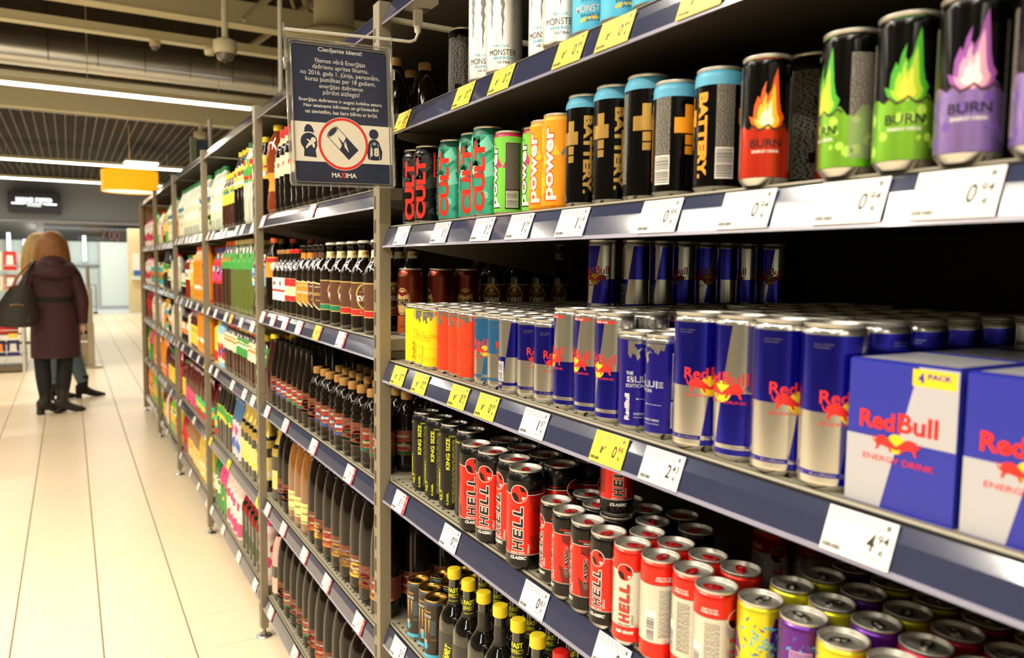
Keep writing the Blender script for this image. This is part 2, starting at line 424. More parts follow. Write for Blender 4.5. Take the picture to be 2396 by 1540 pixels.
def hell_word(mb, R, N, cx, cy, w, h, dark, out):
    p = w / 4
    for i, ch in enumerate('HELL'):
        y = cy - w / 2 + p * (i + .5)
        wrap(mb, text(ch, cx, y, p * .80, h, 90, .03, .08, grow=.05), out, R, N, 2)
        wrap(mb, text(ch, cx, y, p * .80, h, 90, .03, .08), dark, R, N, 3)
def hell500(mb, R, N):
    wrap(mb, rect(-103.6, 128, 103.6, 129), WHITE, R, N, 2); wrap(mb, rect(-103.6, 27.5, 103.6, 28.3), WHITE, R, N, 2)
    for k in (-70, 0, 70):
        emblem(mb, R, N, k, 130, 14.5, HR, HB)
        hell_word(mb, R, N, k - 1, 72, 76, 18, INKBLK, WHITE)
        wrap(mb, text('ENERGY DRINK', k - 1, 31.2, 26, 3.2, 0, .03), WHITE, R, N, 3)
        wrap(mb, text('CLASSIC', k, 22.5, 30, 5.6, 0, .05, .3), WHITE, R, N, 3)
        wrap(mb, text('500ml', k + 17.5, 38, 16, 4, 90, .01, .2), WHITE, R, N, 3)
        wrap(mb, text('B2 B3 B5 B6 B12', k + 33, 133, 24, 2.6, 0, .03, .2), HR, R, N, 3)
        wrap(mb, ring(k + 12, 78, 28, 30, 22, 100, 260), DRD, R, N, 1)
        wrap(mb, poly([(k + 24, 118), (k + 40, 105), (k + 38, 90), (k + 24, 104)]), DRD, R, N, 1)
        wrap(mb, poly([(k + 20, 60), (k + 44, 50), (k + 44, 30), (k + 26, 40)]), DRD, R, N, 1)
can('redblack500', .168, .0322, [(0, HB), (28, HR), (128, HB)], hell500, rim=.0275, neck=HB, base=HB, nk=.017, tabm=TABRED)
def hell250(body, bands, letters, edge, sub, micro_m):
    def f(mb, R, N):
        wrap(mb, rect(-80, 103, 80, 103.7), WHITE if body is HR else INKGRY, R, N, 2); wrap(mb, rect(-80, 27.4, 80, 28), WHITE if body is HR else INKGRY, R, N, 2)
        emblem(mb, R, N, -4, 101.5, 11, HR, HB)
        hell_word(mb, R, N, -4, 59.5, 54, 14, letters, edge)
        wrap(mb, text('ENERGY DRINK', -4, 30, 18, 2.4, 0, .02), INKGRY if body is HW else WHITE, R, N, 3)
        wrap(mb, text(sub, -3, 20.5, 26, 4.4, 0, .05, .3), WHITE, R, N, 3)
        wrap(mb, text('250ml', 7.5, 38, 14, 3.4, 90, .01, .2), INKGRY if body is HW else WHITE, R, N, 3)
        if body is HR:
            wrap(mb, text('CLASSIC', 31, 62, 46, 6.5, 90, .06, .25, grow=.03), WHITE, R, N, 2); wrap(mb, text('CLASSIC', 31, 62, 46, 6.5, 90, .05, .25), INKBLK, R, N, 3)
            wrap(mb, ring(18, 66, 26, 28, 20, -70, 80), DRD, R, N, 1)
            wrap(mb, poly([(22, 102), (42, 102), (42, 88), (24, 92)]), DRD, R, N, 1)
            wrap(mb, poly([(18, 58), (44, 36), (44, 28.5), (24, 28.5)]), DRD, R, N, 1)
        wrap(mb, micro(-42, 36, -24, 98, 1.5, True, 4), micro_m, R, N, 2)
        wrap(mb, rect(-60, 30, -46, 70) if body is HW else rect(-60, 32, -48, 60), WHITE, R, N, 2); wrap(mb, barcode(-59, 31, -48, 60, True), INKBLK, R, N, 3)
        wrap(mb, text('GIVES YOU THE', 37 - 74, 113.5, 19, 2.4, 0, .03, .2), WHITE, R, N, 3); wrap(mb, text('POWER OF HELL', 37 - 74, 110, 21, 2.8, 0, .03, .2), WHITE, R, N, 3)
        wrap(mb, text('B2 B3 B5 B6 B12', 31, 110, 24, 2.4, 0, .04, .2), HR if bands is HB else WHITE, R, N, 3); wrap(mb, text('VITAMINS', 34, 106.5, 14, 2, 0, .02, .2), WHITE, R, N, 3)
    return f
can('redblack250', .135, .0258, [(0, HB), (28, HR), (103, HB)], hell250(HR, HB, INKBLK, WHITE, 'CLASSIC', DRD), rim=.0243, neck=HB, base=ALU, tabm=TABRED)
can('redwhite250', .135, .0258, [(0, HR), (28, HW), (103, HR)], hell250(HW, HR, ink('hell_letter_red', (222, 44, 30)), INKGRY, 'RED GRAPE', INKGRY), rim=.0243, neck=HR, base=ALU, tabm=TABRED)

KY = ink('acid_yellow', (222, 224, 40))
KB = foil('soft_black', (26, 25, 26), .34)
def king(mb, R, N):
    for k in (-100, 0):
        wrap(mb, text('KING SIZE', k - 8, 118, 66, 9, 90, .03), KY, R, N, 2)
        wrap(mb, text('0,568L', k - 8, 24, 26, 5.5, 90, .02), KY, R, N, 2)
        wrap(mb, micro(k + 2, 16, k + 16, 148, 1.7, True, 6), ink('olive', (150, 150, 50)), R, N, 1)
        wrap(mb, ring(k - 26, 30, 8, 10, 18, ex=.5), KY, R, N, 2); wrap(mb, ring(k - 26, 24, 4, 6, 14, ex=.6), KY, R, N, 2)
        wrap(mb, text('CAFFEINE & TAURINE', k + 16, 155, 44, 3, 0, .02, .2), KY, R, N, 2)
        wrap(mb, text('PERFECT', k + 62, 155, 20, 3, 0, .02, .2), KY, R, N, 2)
        wrap(mb, text('DYNAMI:T', k - 34, 60, 50, 9, 90, .03, .2), KY, R, N, 2)
        wrap(mb, rect(k + 36, 14, k + 48, 46), WHITE, R, N, 2); wrap(mb, barcode(k + 37, 15, k + 47, 45, True), INKBLK, R, N, 3)
can('king568', .178, .0322, [(0, KB)], king, rim=.0275, neck=KB, base=HB, lid=ALU, tabm=TABBLK, nk=.017)

def cult(bg, c1, c2, c3):
    def f(mb, R, N):
        Rn = random.Random(11)
        for i in range(34):
            cx, cy = Rn.uniform(-95, 95), Rn.uniform(14, 148); n = Rn.choice((3, 4, 5)); a0 = Rn.uniform(0, 6.28); s = Rn.uniform(9, 22)
            pts = [(cx + s * math.cos(a0 + 6.28 * j / n) * Rn.uniform(.6, 1.1), min(150, max(12, cy + s * math.sin(a0 + 6.28 * j / n) * Rn.uniform(.6, 1.1)))) for j in range(n)]
            wrap(mb, poly(pts), Rn.choice((c1, c2, c3)), R, N, 1 + i % 3 * .5)
        for k in (-100, 0):
            wrap(mb, text('CULT', k + 1, 76, 130, 25, 90, .05), CR, R, N, 3)
            wrap(mb, rect(k + 30, 100, k + 35, 152), CR, R, N, 2.6)
            wrap(mb, micro(k + 38, 20, k + 54, 146, 1.8, True, 8), WHITE if bg is KB else c3, R, N, 2.6)
            wrap(mb, text('ORGANIC ENERGY', k - 16, 86, 60, 2.4, 90, .0), INKBLK, R, N, 2.6)
    return f
CR = ink('cult_red', (240, 50, 34), .36)
can('cultblack', .168, .0322, [(0, KB)], cult(KB, ink('camo1', (48, 48, 50)), ink('camo2', (34, 33, 34)), ink('camo3', (74, 74, 76))), rim=.0275, neck=KB, nk=.017)
TEAL = foil('teal', (84, 206, 176), .36)
can('cultteal', .168, .0322, [(0, TEAL)], cult(TEAL, ink('tcamo1', (40, 140, 112)), ink('tcamo2', (128, 226, 204)), ink('tcamo3', (30, 96, 76))), rim=.0275, neck=ink('tneck', (30, 110, 90)), nk=.017)
def power(bg, tri, panel, outc, pw=9, hi=0):
    def f(mb, R, N):
        Rn = random.Random(5)
        for i in range(16):
            cx, cy, s = Rn.uniform(-85, 85), Rn.uniform(18, 122), Rn.uniform(8, 20); a0 = Rn.uniform(0, 6)
            wrap(mb, poly([(cx + s * math.cos(a0 + 2.1 * j), min(131, max(12, cy + 1.4 * s * math.sin(a0 + 2.1 * j)))) for j in range(3)]), Rn.choice(tri), R, N, 1 + (i % 2) * .5)
        for k in (-88, 0):
            wrap(mb, text('power', k - 10, 72, 112, 19, 90, .03, 0, grow=.05), outc, R, N, 2.4)
            wrap(mb, text('power', k - 10, 72, 112, 19, 90, .03), WHITE, R, N, 3)
            wrap(mb, rect(k + 25 - pw, 12, k + 25 + pw, 128), panel, R, N, 2.4)
            wrap(mb, micro(k + 26.5 - pw, 48, k + 23.5 + pw, 126, 1.9, False, 7), INKGRY if pw > 10 else WHITE, R, N, 3); wrap(mb, rect(k + 26.5 - pw, 15, k + 21 + pw, 44), WHITE, R, N, 3); wrap(mb, barcode(k + 27.5 - pw, 16, k + 20 + pw, 43, True), INKBLK, R, N, 4)
    return f
ORG = ink('orange', (252, 160, 20), .34)
can('powerorange', .150, .0283, [(0, ORG)], power(ORG, (ink('or2', (255, 196, 30)), ink('or3', (240, 110, 20)), RSI), ink('or4', (214, 84, 24)), ink('or5', (232, 74, 28))), rim=.0258, neck=ink('or6', (250, 180, 40)), base=ORG)
can('powerpink', .150, .0283, [(0, ink('lime', (120, 210, 70)))], power(None, (ink('pk', (222, 52, 110)), ink('pk', (222, 52, 110)), ink('gr2', (90, 190, 60)), WHITE), ink('pk3', (40, 22, 26)), INKBLK, 14), rim=.0258, neck=ink('pk2', (190, 40, 84)))
GOL = foil('battery_gold', (204, 164, 84), .34); GOR = ink('battery_orange', (240, 160, 30)); BLB = ink('band_blue', (92, 178, 216)); BK = foil('gloss_black', (16, 15, 15), .22)
def battery(H, gold, v0=0):
    def f(mb, R, N):
        h = H * 1000; wrap(mb, rect(-103, h - 21, 103, h - 17), BLB, R, N, 1)
        for k in (-102, 0) if R > .03 else (-88, 0):
            cx = k - 6; cy = h * .60
            wrap(mb, rect(cx - 19, cy - 8, cx + 13, cy + 11), gold, R, N, 2); wrap(mb, rect(cx - 6, cy + 11, cx + 6, cy + 27), gold, R, N, 2)
            wrap(mb, rect(cx - 5, cy - 22, cx + 6, cy - 10), gold, R, N, 2); wrap(mb, rect(cx - 5, cy - 34, cx + 6, cy - 24), gold, R, N, 2)
            wrap(mb, text('BATTERY.', k + 22 if R > .03 else k + 19, h * .46, h * .68, 13, -90, .055), gold, R, N, 2)
            wrap(mb, micro(k + 40 if R > .03 else k + 36, 24, k + 66 if R > .03 else k + 58, h * .85, 1.9, False, 2), ink('greytxt', (170, 165, 155)), R, N, 2)
            wrap(mb, text('KRĀJ UN', k - 4, h - 14.6 + .8, 20, 2.4, 0, .04, .2), KY, R * .97, N, 3, rf=lambda v: R * (.97 if v < h - 12 else .94))
            if R < .03: wrap(mb, rect(k + 36, 16, k + 58, 52), WHITE, R, N, 2.5); wrap(mb, barcode(k + 37, 18, k + 57, 50, True), INKBLK, R, N, 3)
    return f
can('battery500', .168, .0322, [(0, BK), (150, BLB)], battery(.168, GOL), rim=.0275, neck=BLB, nk=.015)
can('battery330', .145, .0283, [(0, BK), (127, BLB)], battery(.145, GOR), rim=.0258, neck=BLB)
def burn(low, fl, hi, mid, splash=None):
    def f(mb, R, N):
        zig = [(-83 + i * 6.4, 62 + (5 * math.sin(i * 1.7) + 4 * math.sin(i * .63))) for i in range(27)]
        for a, b in zip(zig, zig[1:]): wrap(mb, poly([(a[0], 8), (b[0], 8), b, a]), low, R, N, 1)
        if splash:
            Rn = random.Random(3)
            for i in range(26): wrap(mb, ring(Rn.uniform(-80, 80), Rn.uniform(16, 54), 0, Rn.uniform(2, 6), 7), splash, R, N, 1.5)
        for k in (-83, 0):
            F = [(-16, 64), (-19, 72), (-14, 70), (-13, 82), (-9, 92), (-7, 88), (-5, 98), (-1, 107), (-2, 96), (0, 90), (4, 98), (6, 108), (10, 120), (11, 110), (12, 98), (13, 86), (15, 76), (19, 70), (16, 62), (11, 58), (6, 60), (2, 56), (-4, 59), (-9, 57)]
            wrap(mb, poly([(k + x, y) for x, y in F]), fl, R, N, 2)
            wrap(mb, poly([(k + x * .72 + .3, 60 + (y - 60) * .74) for x, y in F]), mid, R, N, 2.5)
            wrap(mb, poly([(k + x * .42, 62 + (y - 60) * .42) for x, y in F]), hi, R, N, 3)
            for i in range(8):
                x = k - 18 + i * 5; wrap(mb, poly([(x, 60 + 3 * math.sin(i * 2)), (x + 5, 60 + 3 * math.sin(i * 2 + 2)), (x + 5, 58 + 3 * math.sin(i * 2 + 2)), (x, 57.5 + 3 * math.sin(i * 2))]), DKB, R, N, 3.5)
            wrap(mb, text('ORIGINAL', k, 129.0, 26, 3.2, 0, .02), fl, R * .95, N, 2, rf=lambda v: R * (.965 if v < 129 else .945))
            wrap(mb, text('BURN', k, 43, 33, 8.6, 0, .02), INKBLK, R, N, 3)
            wrap(mb, text('ENERGY DRINK', k, 34.5, 28, 3, 0, .02), WHITE, R, N, 3)
            wrap(mb, micro(k + 28, 16, k + 50, 112, 1.8, False, 2), ink('greytxt', (170, 165, 155)), R, N, 3)
    return f
DKB = ink('char_brown', (60, 36, 20))
can('burnred', .135, .0258, [(0, BK)], burn(foil('burn_red', (226, 60, 32), .34), ink('fl1', (230, 90, 24)), ink('fl3', (255, 250, 220)), ink('fl2', (250, 200, 50))), rim=.0243, neck=BK)
can('burngreen', .135, .0258, [(0, BK)], burn(foil('burn_green', (146, 212, 62), .34), ink('gf1', (70, 170, 40)), ink('gf3', (240, 220, 70)), ink('gf2', (170, 210, 50)), ink('gs', (176, 224, 80))), rim=.0243, neck=BK)
can('burnpurple', .135, .0258, [(0, BK)], burn(foil('burn_purple', (158, 130, 200), .34), ink('pf1', (150, 80, 170)), ink('pf3', (255, 236, 240)), ink('pf2', (232, 170, 200)), ink('ps', (110, 80, 170))), rim=.0243, neck=BK)
MW = foil('pearl_white', (232, 229, 220), .4); MBL = ink('sky_blue', (70, 186, 226)); CLW = ink('claw_grey', (130, 128, 122))
def claw(cx, cy, w, h):
    o = []
    for i, (dx, l) in enumerate(((-w * .4, .8), (0, 1.), (w * .4, .72))):
        x = cx + dx; L = h * l; t = w * .085
        L_ = [(x - t * .7, cy), (x - t * 1.1, cy - L * .1), (x - t * .5, cy - L * .17), (x - t * 1.0, cy - L * .3), (x - t * .3, cy - L * .38), (x - t * .8, cy - L * .52), (x - t * .2, cy - L * .62), (x - t * .4, cy - L * .78), (x, cy - L)]
        R_ = [(x + t * .4, cy - L * .84), (x + t * .2, cy - L * .74), (x + t * .8, cy - L * .6), (x + t * .4, cy - L * .48), (x + t * 1.0, cy - L * .34), (x + t * .5, cy - L * .24), (x + t * 1.2, cy - L * .12), (x + t * .8, cy)]
        o += poly(L_ + R_)
    return o
def monster(lines, claws, big, small, blob=None):
    def f(mb, R, N):
        if blob:
            Rn = random.Random(2)
            for i in range(40): wrap(mb, ring(Rn.uniform(-100, 100), Rn.choice((20, 22, 24, 120, 130)), 0, Rn.uniform(2, 5), 7), Rn.choice(blob), R, N, 1 + .3 * (i % 3))
        for k in (-101, 0):
            wrap(mb, claw(k, 148, 52, 92), claws, R, N, 2)
            wrap(mb, text(lines[0], k - 2, 48, 30, 4.2, 0, .0), small, R, N, 3)
            wrap(mb, text('MONSTER', k, 37, 50, 10, 0, .0), WHITE if blob else big, R, N, 3.6)
            if blob: wrap(mb, text('MONSTER', k, 37, 50, 10, 0, .0, 0, grow=.03), INKBLK, R, N, 3)
            wrap(mb, text('ENERGY', k + 2, 27.5, 36, 4.4, 0, .02), small, R, N, 3)
            wrap(mb, text(lines[1], k + 3, 20, 22, 3.8, 0, .02), big, R, N, 3)
            wrap(mb, micro(k + 34, 16, k + 52, 150, 1.9, False, 5), CLW if not blob else INKBLK, R, N, 2)
    return f
can('pearlwhite500', .168, .0322, [(0, MW)], monster(('MEGA', 'ULTRA'), CLW, INKBLK, MBL), rim=.0275, neck=MW, nk=.017)
can('skyblue500', .168, .0322, [(0, MBL)], monster(('JUICED', 'JUICE'), ink('claw_or', (240, 140, 60)), INKBLK, ink('deep', (20, 90, 130)), (ink('b1', (230, 60, 40)), ink('b2', (250, 200, 50)), ink('b3', (60, 160, 70)))), rim=.0275, neck=MBL, nk=.017)
def blackback(mb, R, N):
    wrap(mb, micro(-34, 20, 34, 146, 1.7, False, 12, .42), ink('greytxt2', (126, 122, 112)), R, N, 2); wrap(mb, rect(-12, 38, 4, 50), BK, R, N, 3)
can('black500', .168, .0322, [(0, BK)], blackback, rim=.0275, neck=BK, nk=.017)
ESB = foil('espresso_dark', (62, 54, 48), .4)
def espresso(mb, R, N):
    wrap(mb, rect(-80, 8, 80, 16), MBL, R, N, 1)
    for k in (-81, -27, 27):
        wrap(mb, text('Espresso', k, 110, 30, 7, 0, .02, .3), GOL, R, N, 2); wrap(mb, text('MONSTER', k, 100, 32, 6.5, 0, .0), WHITE, R, N, 2)
        wrap(mb, claw(k, 94, 26, 44), ink('claw_gold', (206, 160, 84)), R, N, 2)
        wrap(mb, poly([(k - 6, 42), (k + 6, 40), (k + 4, 26), (k - 3, 27)]), MBL, R, N, 2); wrap(mb, ring(k + 6, 34, 2, 3.2, 10), MBL, R, N, 2); wrap(mb, ring(k, 44, 0, 4.5, 10, ex=1.3), ink('bean', (190, 160, 130)), R, N, 3)
        wrap(mb, text('2 SHOTS', k + 22, 50, 14, 4, 0, .02), ink('tan', (150, 110, 70)), R, N, 2)
        wrap(mb, micro(k + 14, 60, k + 26, 92, 2.2, False, 3), ink('slate', (90, 120, 140)), R, N, 2)
can('espresso250', .135, .0258, [(0, ESB)], espresso, rim=.0243, lid=GOLDLID, neck=ink('slate2', (56, 70, 84)), base=ALU, tabm=TABBLK)
YG = foil('acid_can_yellow', (226, 220, 40), .34); PU = foil('deep_purple', (98, 34, 148), .34); CY = ink('cyan', (60, 180, 220))
def splashy(bg, cols, panel):
    def f(mb, R, N):
        Rn = random.Random(21)
        if not panel: wrap(mb, poly([(12, 8), (62, 8), (62, 120), (22, 120), (16, 96), (24, 70), (12, 44), (18, 26)]), PU, R, N, .8)
        for i in range(170):
            cx, cy = Rn.gauss(14, 14), Rn.uniform(14, 114); s = Rn.uniform(4, 11); a = Rn.uniform(0, 6.3)
            wrap(mb, poly([(cx, cy), (cx + s * math.cos(a), cy + s * math.sin(a)), (cx + s * .5 * math.cos(a + .6), cy + s * .5 * math.sin(a + .6))]), Rn.choice(cols), R, N, 1 + .2 * (i % 4))
        if panel: wrap(mb, rect(-14, 14, 10, 104), ink('lilac', (196, 150, 200)), R, N, 2); wrap(mb, micro(-13, 16, 9, 102, 2, False, 2), PU, R, N, 2.5)
        else:
            wrap(mb, poly([(-38, 20), (-38, 100), (-26, 96), (-18, 80), (-22, 58), (-12, 40), (-16, 16)]), ink('plum', (110, 50, 110)), R, N, 2)
            wrap(mb, ring(-26, 70, 5, 8, 14), YG, R, N, 2.5); wrap(mb, poly([(-34, 50), (-24, 56), (-18, 44), (-26, 30)]), YG, R, N, 2.5)
    return f
can('yellowpurple250', .135, .0258, [(0, YG)], splashy(YG, (CY, CY, YG, ink('navy2', (50, 60, 160))), 0), rim=.0243, neck=YG, tabm=ALU)
can('purple250', .135, .0258, [(0, PU)], splashy(PU, (CY, ink('vio', (70, 90, 190))), 1), rim=.0243, neck=PU, tabm=ALU)
can('crimson250', .135, .0258, [(0, foil('crimson', (190, 24, 60), .34))], None, rim=.0243, tabm=ALU, neck=foil('crimson', (190, 24, 60), .34))
KW = foil('kvass_brown', (122, 44, 22), .34)
def kvasscan(mb, R, N):
    for k in (-101, 0):
        wrap(mb, ring(k, 86, 0, 34, 26, ex=.62), ink('cream_gold', (206, 172, 110)), R, N, 1); wrap(mb, ring(k, 86, 29, 31, 26, ex=.62), KW, R, N, 2)
        wrap(mb, poly([(k - 18, 106), (k - 12, 112), (k, 108), (k + 12, 112), (k + 18, 106), (k, 98)]), DRD, R, N, 2)
        wrap(mb, text('KVASS', k, 84, 34, 17, 0, .05), INKBLK, R, N, 3); wrap(mb, text('DABĪGS', k, 150, 22, 3, 0, .02), ink('cream_gold', (206, 172, 110)), R, N, 3)
        wrap(mb, text('0,568 l', k, 24, 16, 4, 0, .02), DRD, R, N, 3)
can('kvass500', .168, .0322, [(0, ink('kv_or', (170, 80, 30))), (50, KW)], kvasscan, rim=.0275, neck=KW, nk=.017)
# ------------------------------------------------------------------ bottles
COLA = mat('dark_cola_plastic', (20, 13, 9), .09, coat=.0, spec=.38); GLS = mat('dark_brown_glass', (20, 12, 9), .06, coat=1.)
AMB = mat('amber_drink', (128, 80, 32), .12, coat=1., spec=.6)
def PROF(kind, h, r):
    P = {
     'glass': [(.0, .0), (.86, .0), (1, .022), (1, .06), (1, .60), (.97, .66), (.84, .715), (.60, .765), (.46, .81), (.40, .87), (.38, .945), (.40, .95)],
     'pet': [(.0, .01), (.55, .0), (.82, .0), (1, .06), (.97, .12), (1, .16), (1, .52), (.95, .56), (1, .60), (.96, .68), (.84, .76), (.62, .84), (.40, .90), (.36, .935), (.36, .945)],
     'small': [(.0, .01), (.5, .0), (.80, .0), (.98, .06), (1, .10), (.96, .16), (1, .20), (1, .54), (.93, .56), (1, .60), (.86, .64), (.98, .68), (.80, .76), (.60, .82), (.42, .86), (.40, .92)],
     'slim': [(.0, .01), (.55, .0), (.85, .0), (1, .05), (1, .42), (.99, .50), (.90, .60), (.76, .70), (.60, .80), (.48, .88), (.40, .93), (.40, .95)],
     'torpedo': [(.0, .01), (.45, .0), (.74, .0), (.96, .05), (1, .10), (1, .50), (.97, .62), (.88, .73), (.73, .83), (.54, .90), (.36, .945), (.33, .955)],
     'waist': [(.0, .01), (.5, .0), (.8, .0), (1, .07), (.98, .16), (.84, .30), (.80, .36), (.94, .46), (1, .56), (1, .68), (.90, .78), (.66, .86), (.42, .91), (.36, .945)],
     'box': [(.0, .0), (.97, .0), (1, .01), (1, .80), (.85, .86), (.4, .92), (.4, .95)],
     'tonic': [(.0, .0), (.84, .0), (.98, .02), (1, .05), (1, .50), (.96, .57), (.80, .62), (.52, .67), (.38, .72), (.35, .92), (.35, .93)],
    }[kind]
    return [(max(a * r, 0.), b * h) for a, b in P]
BOT = {}
def bottle(key, kind, h, r, body, labels=(), cap=None, N=24, capk='screw', merge=False, foilm=None):
    """labels: (f0, f1, material, art(mb,R,N) or None)"""
    pr = PROF(kind, h, r); b = MB(); b.lathe(pr, N, body)
    def rad(z):
        for (r0, z0), (r1, z1) in zip(pr[1:], pr[2:]):
            if z0 <= z <= z1 and z1 > z0: return r0 + (r1 - r0) * (z - z0) / (z1 - z0)
        return pr[-1][0]
    if foilm:
        b.lathe([(rad(h * f) + .0006, h * f) for f in (.58, .66, .74, .82, .90, .95)], N, foilm)
    lm = b if merge else (MB() if labels else None)
    for (f0, f1, m, art) in labels:
        zs = [h * f0] + sorted(z for _, z in pr if h * f0 < z < h * f1) + [h * f1]
        lm.lathe([(rad(z) + .0004, z) for z in zs], N, m)
        if art: art(lm, rad(h * (f0 + f1) / 2) + .0005, N, rad)
    cm = b if merge else (MB() if cap else None)
    if cap:
        cr = pr[-1][0]; z0 = h * .935
        if kind == 'tonic': cr = cr * 1.12; z0 = h * .915
        if kind == 'small': z0 = h * .90
        if capk == 'crown': cm.lathe([(cr * 1.0, z0 + .012), (cr * 1.28, z0 + .0125), (cr * 1.30, z0 + .015), (cr * 1.0, z0 + .019), (0, z0 + .019)], N, cap)
        else: cm.lathe([(cr * 1.12, z0), (cr * 1.18, z0 + .001), (cr * 1.18, h - .002), (cr * 1.05, h), (0, h)], 16 if merge else N, cap)
        if capk == 'crown': b.lathe([(cr, pr[-1][1]), (cr * 1.05, z0 + .013)], N, body)
    BOT[key] = (b.mesh(key), None if merge or not lm else lm.mesh('label'), None if merge or not cm else cm.mesh('cap'), h, r)
NM = {'kv': 'kvass_bottle', 'or': 'kvass_bottle', 'br': 'kvass_bottle', 'red': 'kvass_bottle', 'wh': 'kvass_bottle', 'tor': 'kvass_bottle', 'sli': 'kvass_bottle', 'small': 'kvass_bottle', 'wat': 'water_bottle', 'lem': 'lemonade_bottle', 'tea': 'tea_bottle', 'smalltea': 'tea_bottle', 'win': 'wine_bottle', 'gold': 'wine_bottle', 'fan': 'soda_bottle', 'cream': 'kvass_bottle', 'waist': 'kvass_bottle', 'milky': 'milk_bottle', 'sauce': 'sauce_bottle', 'pinkw': 'drink_carton', 'cyan': 'drink_carton', 'yellowc': 'drink_carton', 'creamtall': 'drink_carton', 'amberl': 'lemonade_bottle', 'green': 'juice_bottle', 'lime': 'soda_bottle', 'berry': 'juice_bottle'}
def place_bottle(key, x, y, z, rot, label, group, name=None):
    name = name or NM.get(max([k for k in NM if key.startswith(k)] or ['x'], key=len), 'drink_bottle')
    me, la, ca, h, r = BOT[key]
    o = bpy.data.objects.new(name, me); o.location = (x, y, z); o.rotation_euler = (0, 0, math.radians(rot)); COL.objects.link(o)
    for nm, m in (('label', la), ('cap', ca)):
        if m: c = bpy.data.objects.new(nm, m); c.parent = o; COL.objects.link(c)
    tag(o, label, 'bottle', group); return o
CREAM = ink('label_cream', (240, 224, 180)); GREEN = ink('label_green', (28, 130, 90)); RED = ink('label_red', (200, 40, 44)); BRN = ink('label_brown', (98, 60, 42)); GLDL = ink('label_gold', (206, 176, 106))
ORL = ink('label_orange', (246, 146, 44)); RBRN = ink('label_redbrown', (112, 56, 34)); BLUL = ink('label_blue', (44, 84, 160)); CAPG = mat('gold_cap', (168, 124, 66), .4); CAPW = mat('white_crown', (226, 220, 206), .35)
CAPY = mat('yellow_cap', (240, 214, 40), .4); CAPR = mat('red_cap', (206, 30, 28), .4); CAPO = mat('orange_cap', (226, 96, 34), .4); CAPGR = mat('green_cap', (30, 120, 60), .4)
def kv_glass(stripe):
    def art(mb, R, N, rad):
        V = lambda f: f * 235
        for k in (-108, 0):
            wrap(mb, rect(k - 54, V(.19), k + 54, V(.25)), stripe, R, N, 1); wrap(mb, rect(k - 54, V(.25), k + 54, V(.258)), GLDL, R, N, 2); wrap(mb, rect(k - 54, V(.18), k + 54, V(.19)), GLDL, R, N, 2); wrap(mb, rect(k - 54, V(.54), k + 54, V(.553)), GLDL, R, N, 2)
            wrap(mb, ring(k, V(.40), 28, 33.5, 26, 0, 180, ex=.72), GLDL, R, N, 1.5); wrap(mb, ring(k, V(.36), 20, 25, 26, 180, 360, ex=.8), GLDL, R, N, 1.5)
            wrap(mb, text('KVASS', k, V(.375), 42, 15, 0, .05), WHITE, R, N, 3)
            wrap(mb, text('AKMEŅVETE', k, V(.445), 26, 5, 0, .02), GLDL, R, N, 3); wrap(mb, ring(k, V(.485), 0, 5.5, 12), GLDL, R, N, 3)
            wrap(mb, text('0,5 l', k + 20, V(.285), 12, 5, 0, .02), WHITE, R, N, 3); wrap(mb, text('GRAUDU -', k, V(.22), 26, 5, 0, .02), GLDL, R, N, 3)
    return art
def neck_lab(m2):
    def art(mb, R, N, rad):
        wrap(mb, ring(0, 235 * .865, 0, 6, 12), GLDL, R, N, 2); wrap(mb, rect(4, 235 * .835, 15, 235 * .895), m2, R, N, 1.5)
    return art
for k, st in (('kvgreen', GREEN), ('kvred', RED)):
    bottle(k, 'glass', .235, .0325, GLS, [(.18, .553, BRN, kv_glass(st)), (.825, .905, CREAM, neck_lab(st))], CAPW, N=32, capk='crown')
def shield(fc, txt, tc, edge):
    def art(mb, R, N, rad):
        for k in (-108, 0):
            P = lambda s: [(k - 30 * s, 46 + 32 + 46 * s), (k - 30 * s, 46 + 32 - 20 * s), (k, 78 - 42 * s), (k + 30 * s, 78 - 20 * s), (k + 30 * s, 78 + 46 * s), (k, 78 + 40 * s)]
            wrap(mb, poly(P(1.)), edge, R, N, 1); wrap(mb, poly(P(.9)), fc, R, N, 2)
            wrap(mb, text(txt, k, 84, 44, 11, 0, .03), tc, R, N, 3); wrap(mb, text('ILĢUCIEMA', k, 106, 34, 5, 0, .02), WHITE, R, N, 3); wrap(mb, text('KVASS', k, 66, 24, 5, 0, .02), GLDL, R, N, 3)
    return art
SHN = mat('shield_neck', (236, 190, 110), .5)
bottle('orglass', 'glass', .235, .0325, GLS, [(.30, .34, GLS, shield(ORL, 'ORIĢINĀLAIS', WHITE, CREAM)), (.825, .90, ORL, None)], GLS, N=32)
bottle('brglass', 'glass', .235, .0325, GLS, [(.30, .34, GLS, shield(BRN, 'ĶEIZARIS', GLDL, CREAM)), (.825, .90, BRN, None)], GLS, N=32)
bottle('redglass', 'glass', .225, .0325, GLS, [(.22, .56, CREAM, lambda mb, R, N, rad: [wrap(mb, rect(-105, 100, 105, 125), RED, R, N, 1), wrap(mb, rect(-105, 50, 105, 68), RED, R, N, 1), wrap(mb, text('ASUS', 0, 84, 40, 13, 0, .04), RBRN, R, N, 2), wrap(mb, text('KVASS', -100, 84, 40, 13, 0, .04), RBRN, R, N, 2)] and None)], CAPR, N=32)
bottle('whiteglass', 'glass', .225, .0325, GLS, [(.20, .56, WHITE, lambda mb, R, N, rad: [wrap(mb, rect(-105, 76, 105, 84), RED, R, N, 1), wrap(mb, ring(-20, 105, 0, 9, 8), INKGRY, R, N, 1), wrap(mb, ring(30, 62, 0, 8, 8), RED, R, N, 1)] and None)], CAPG, N=32)
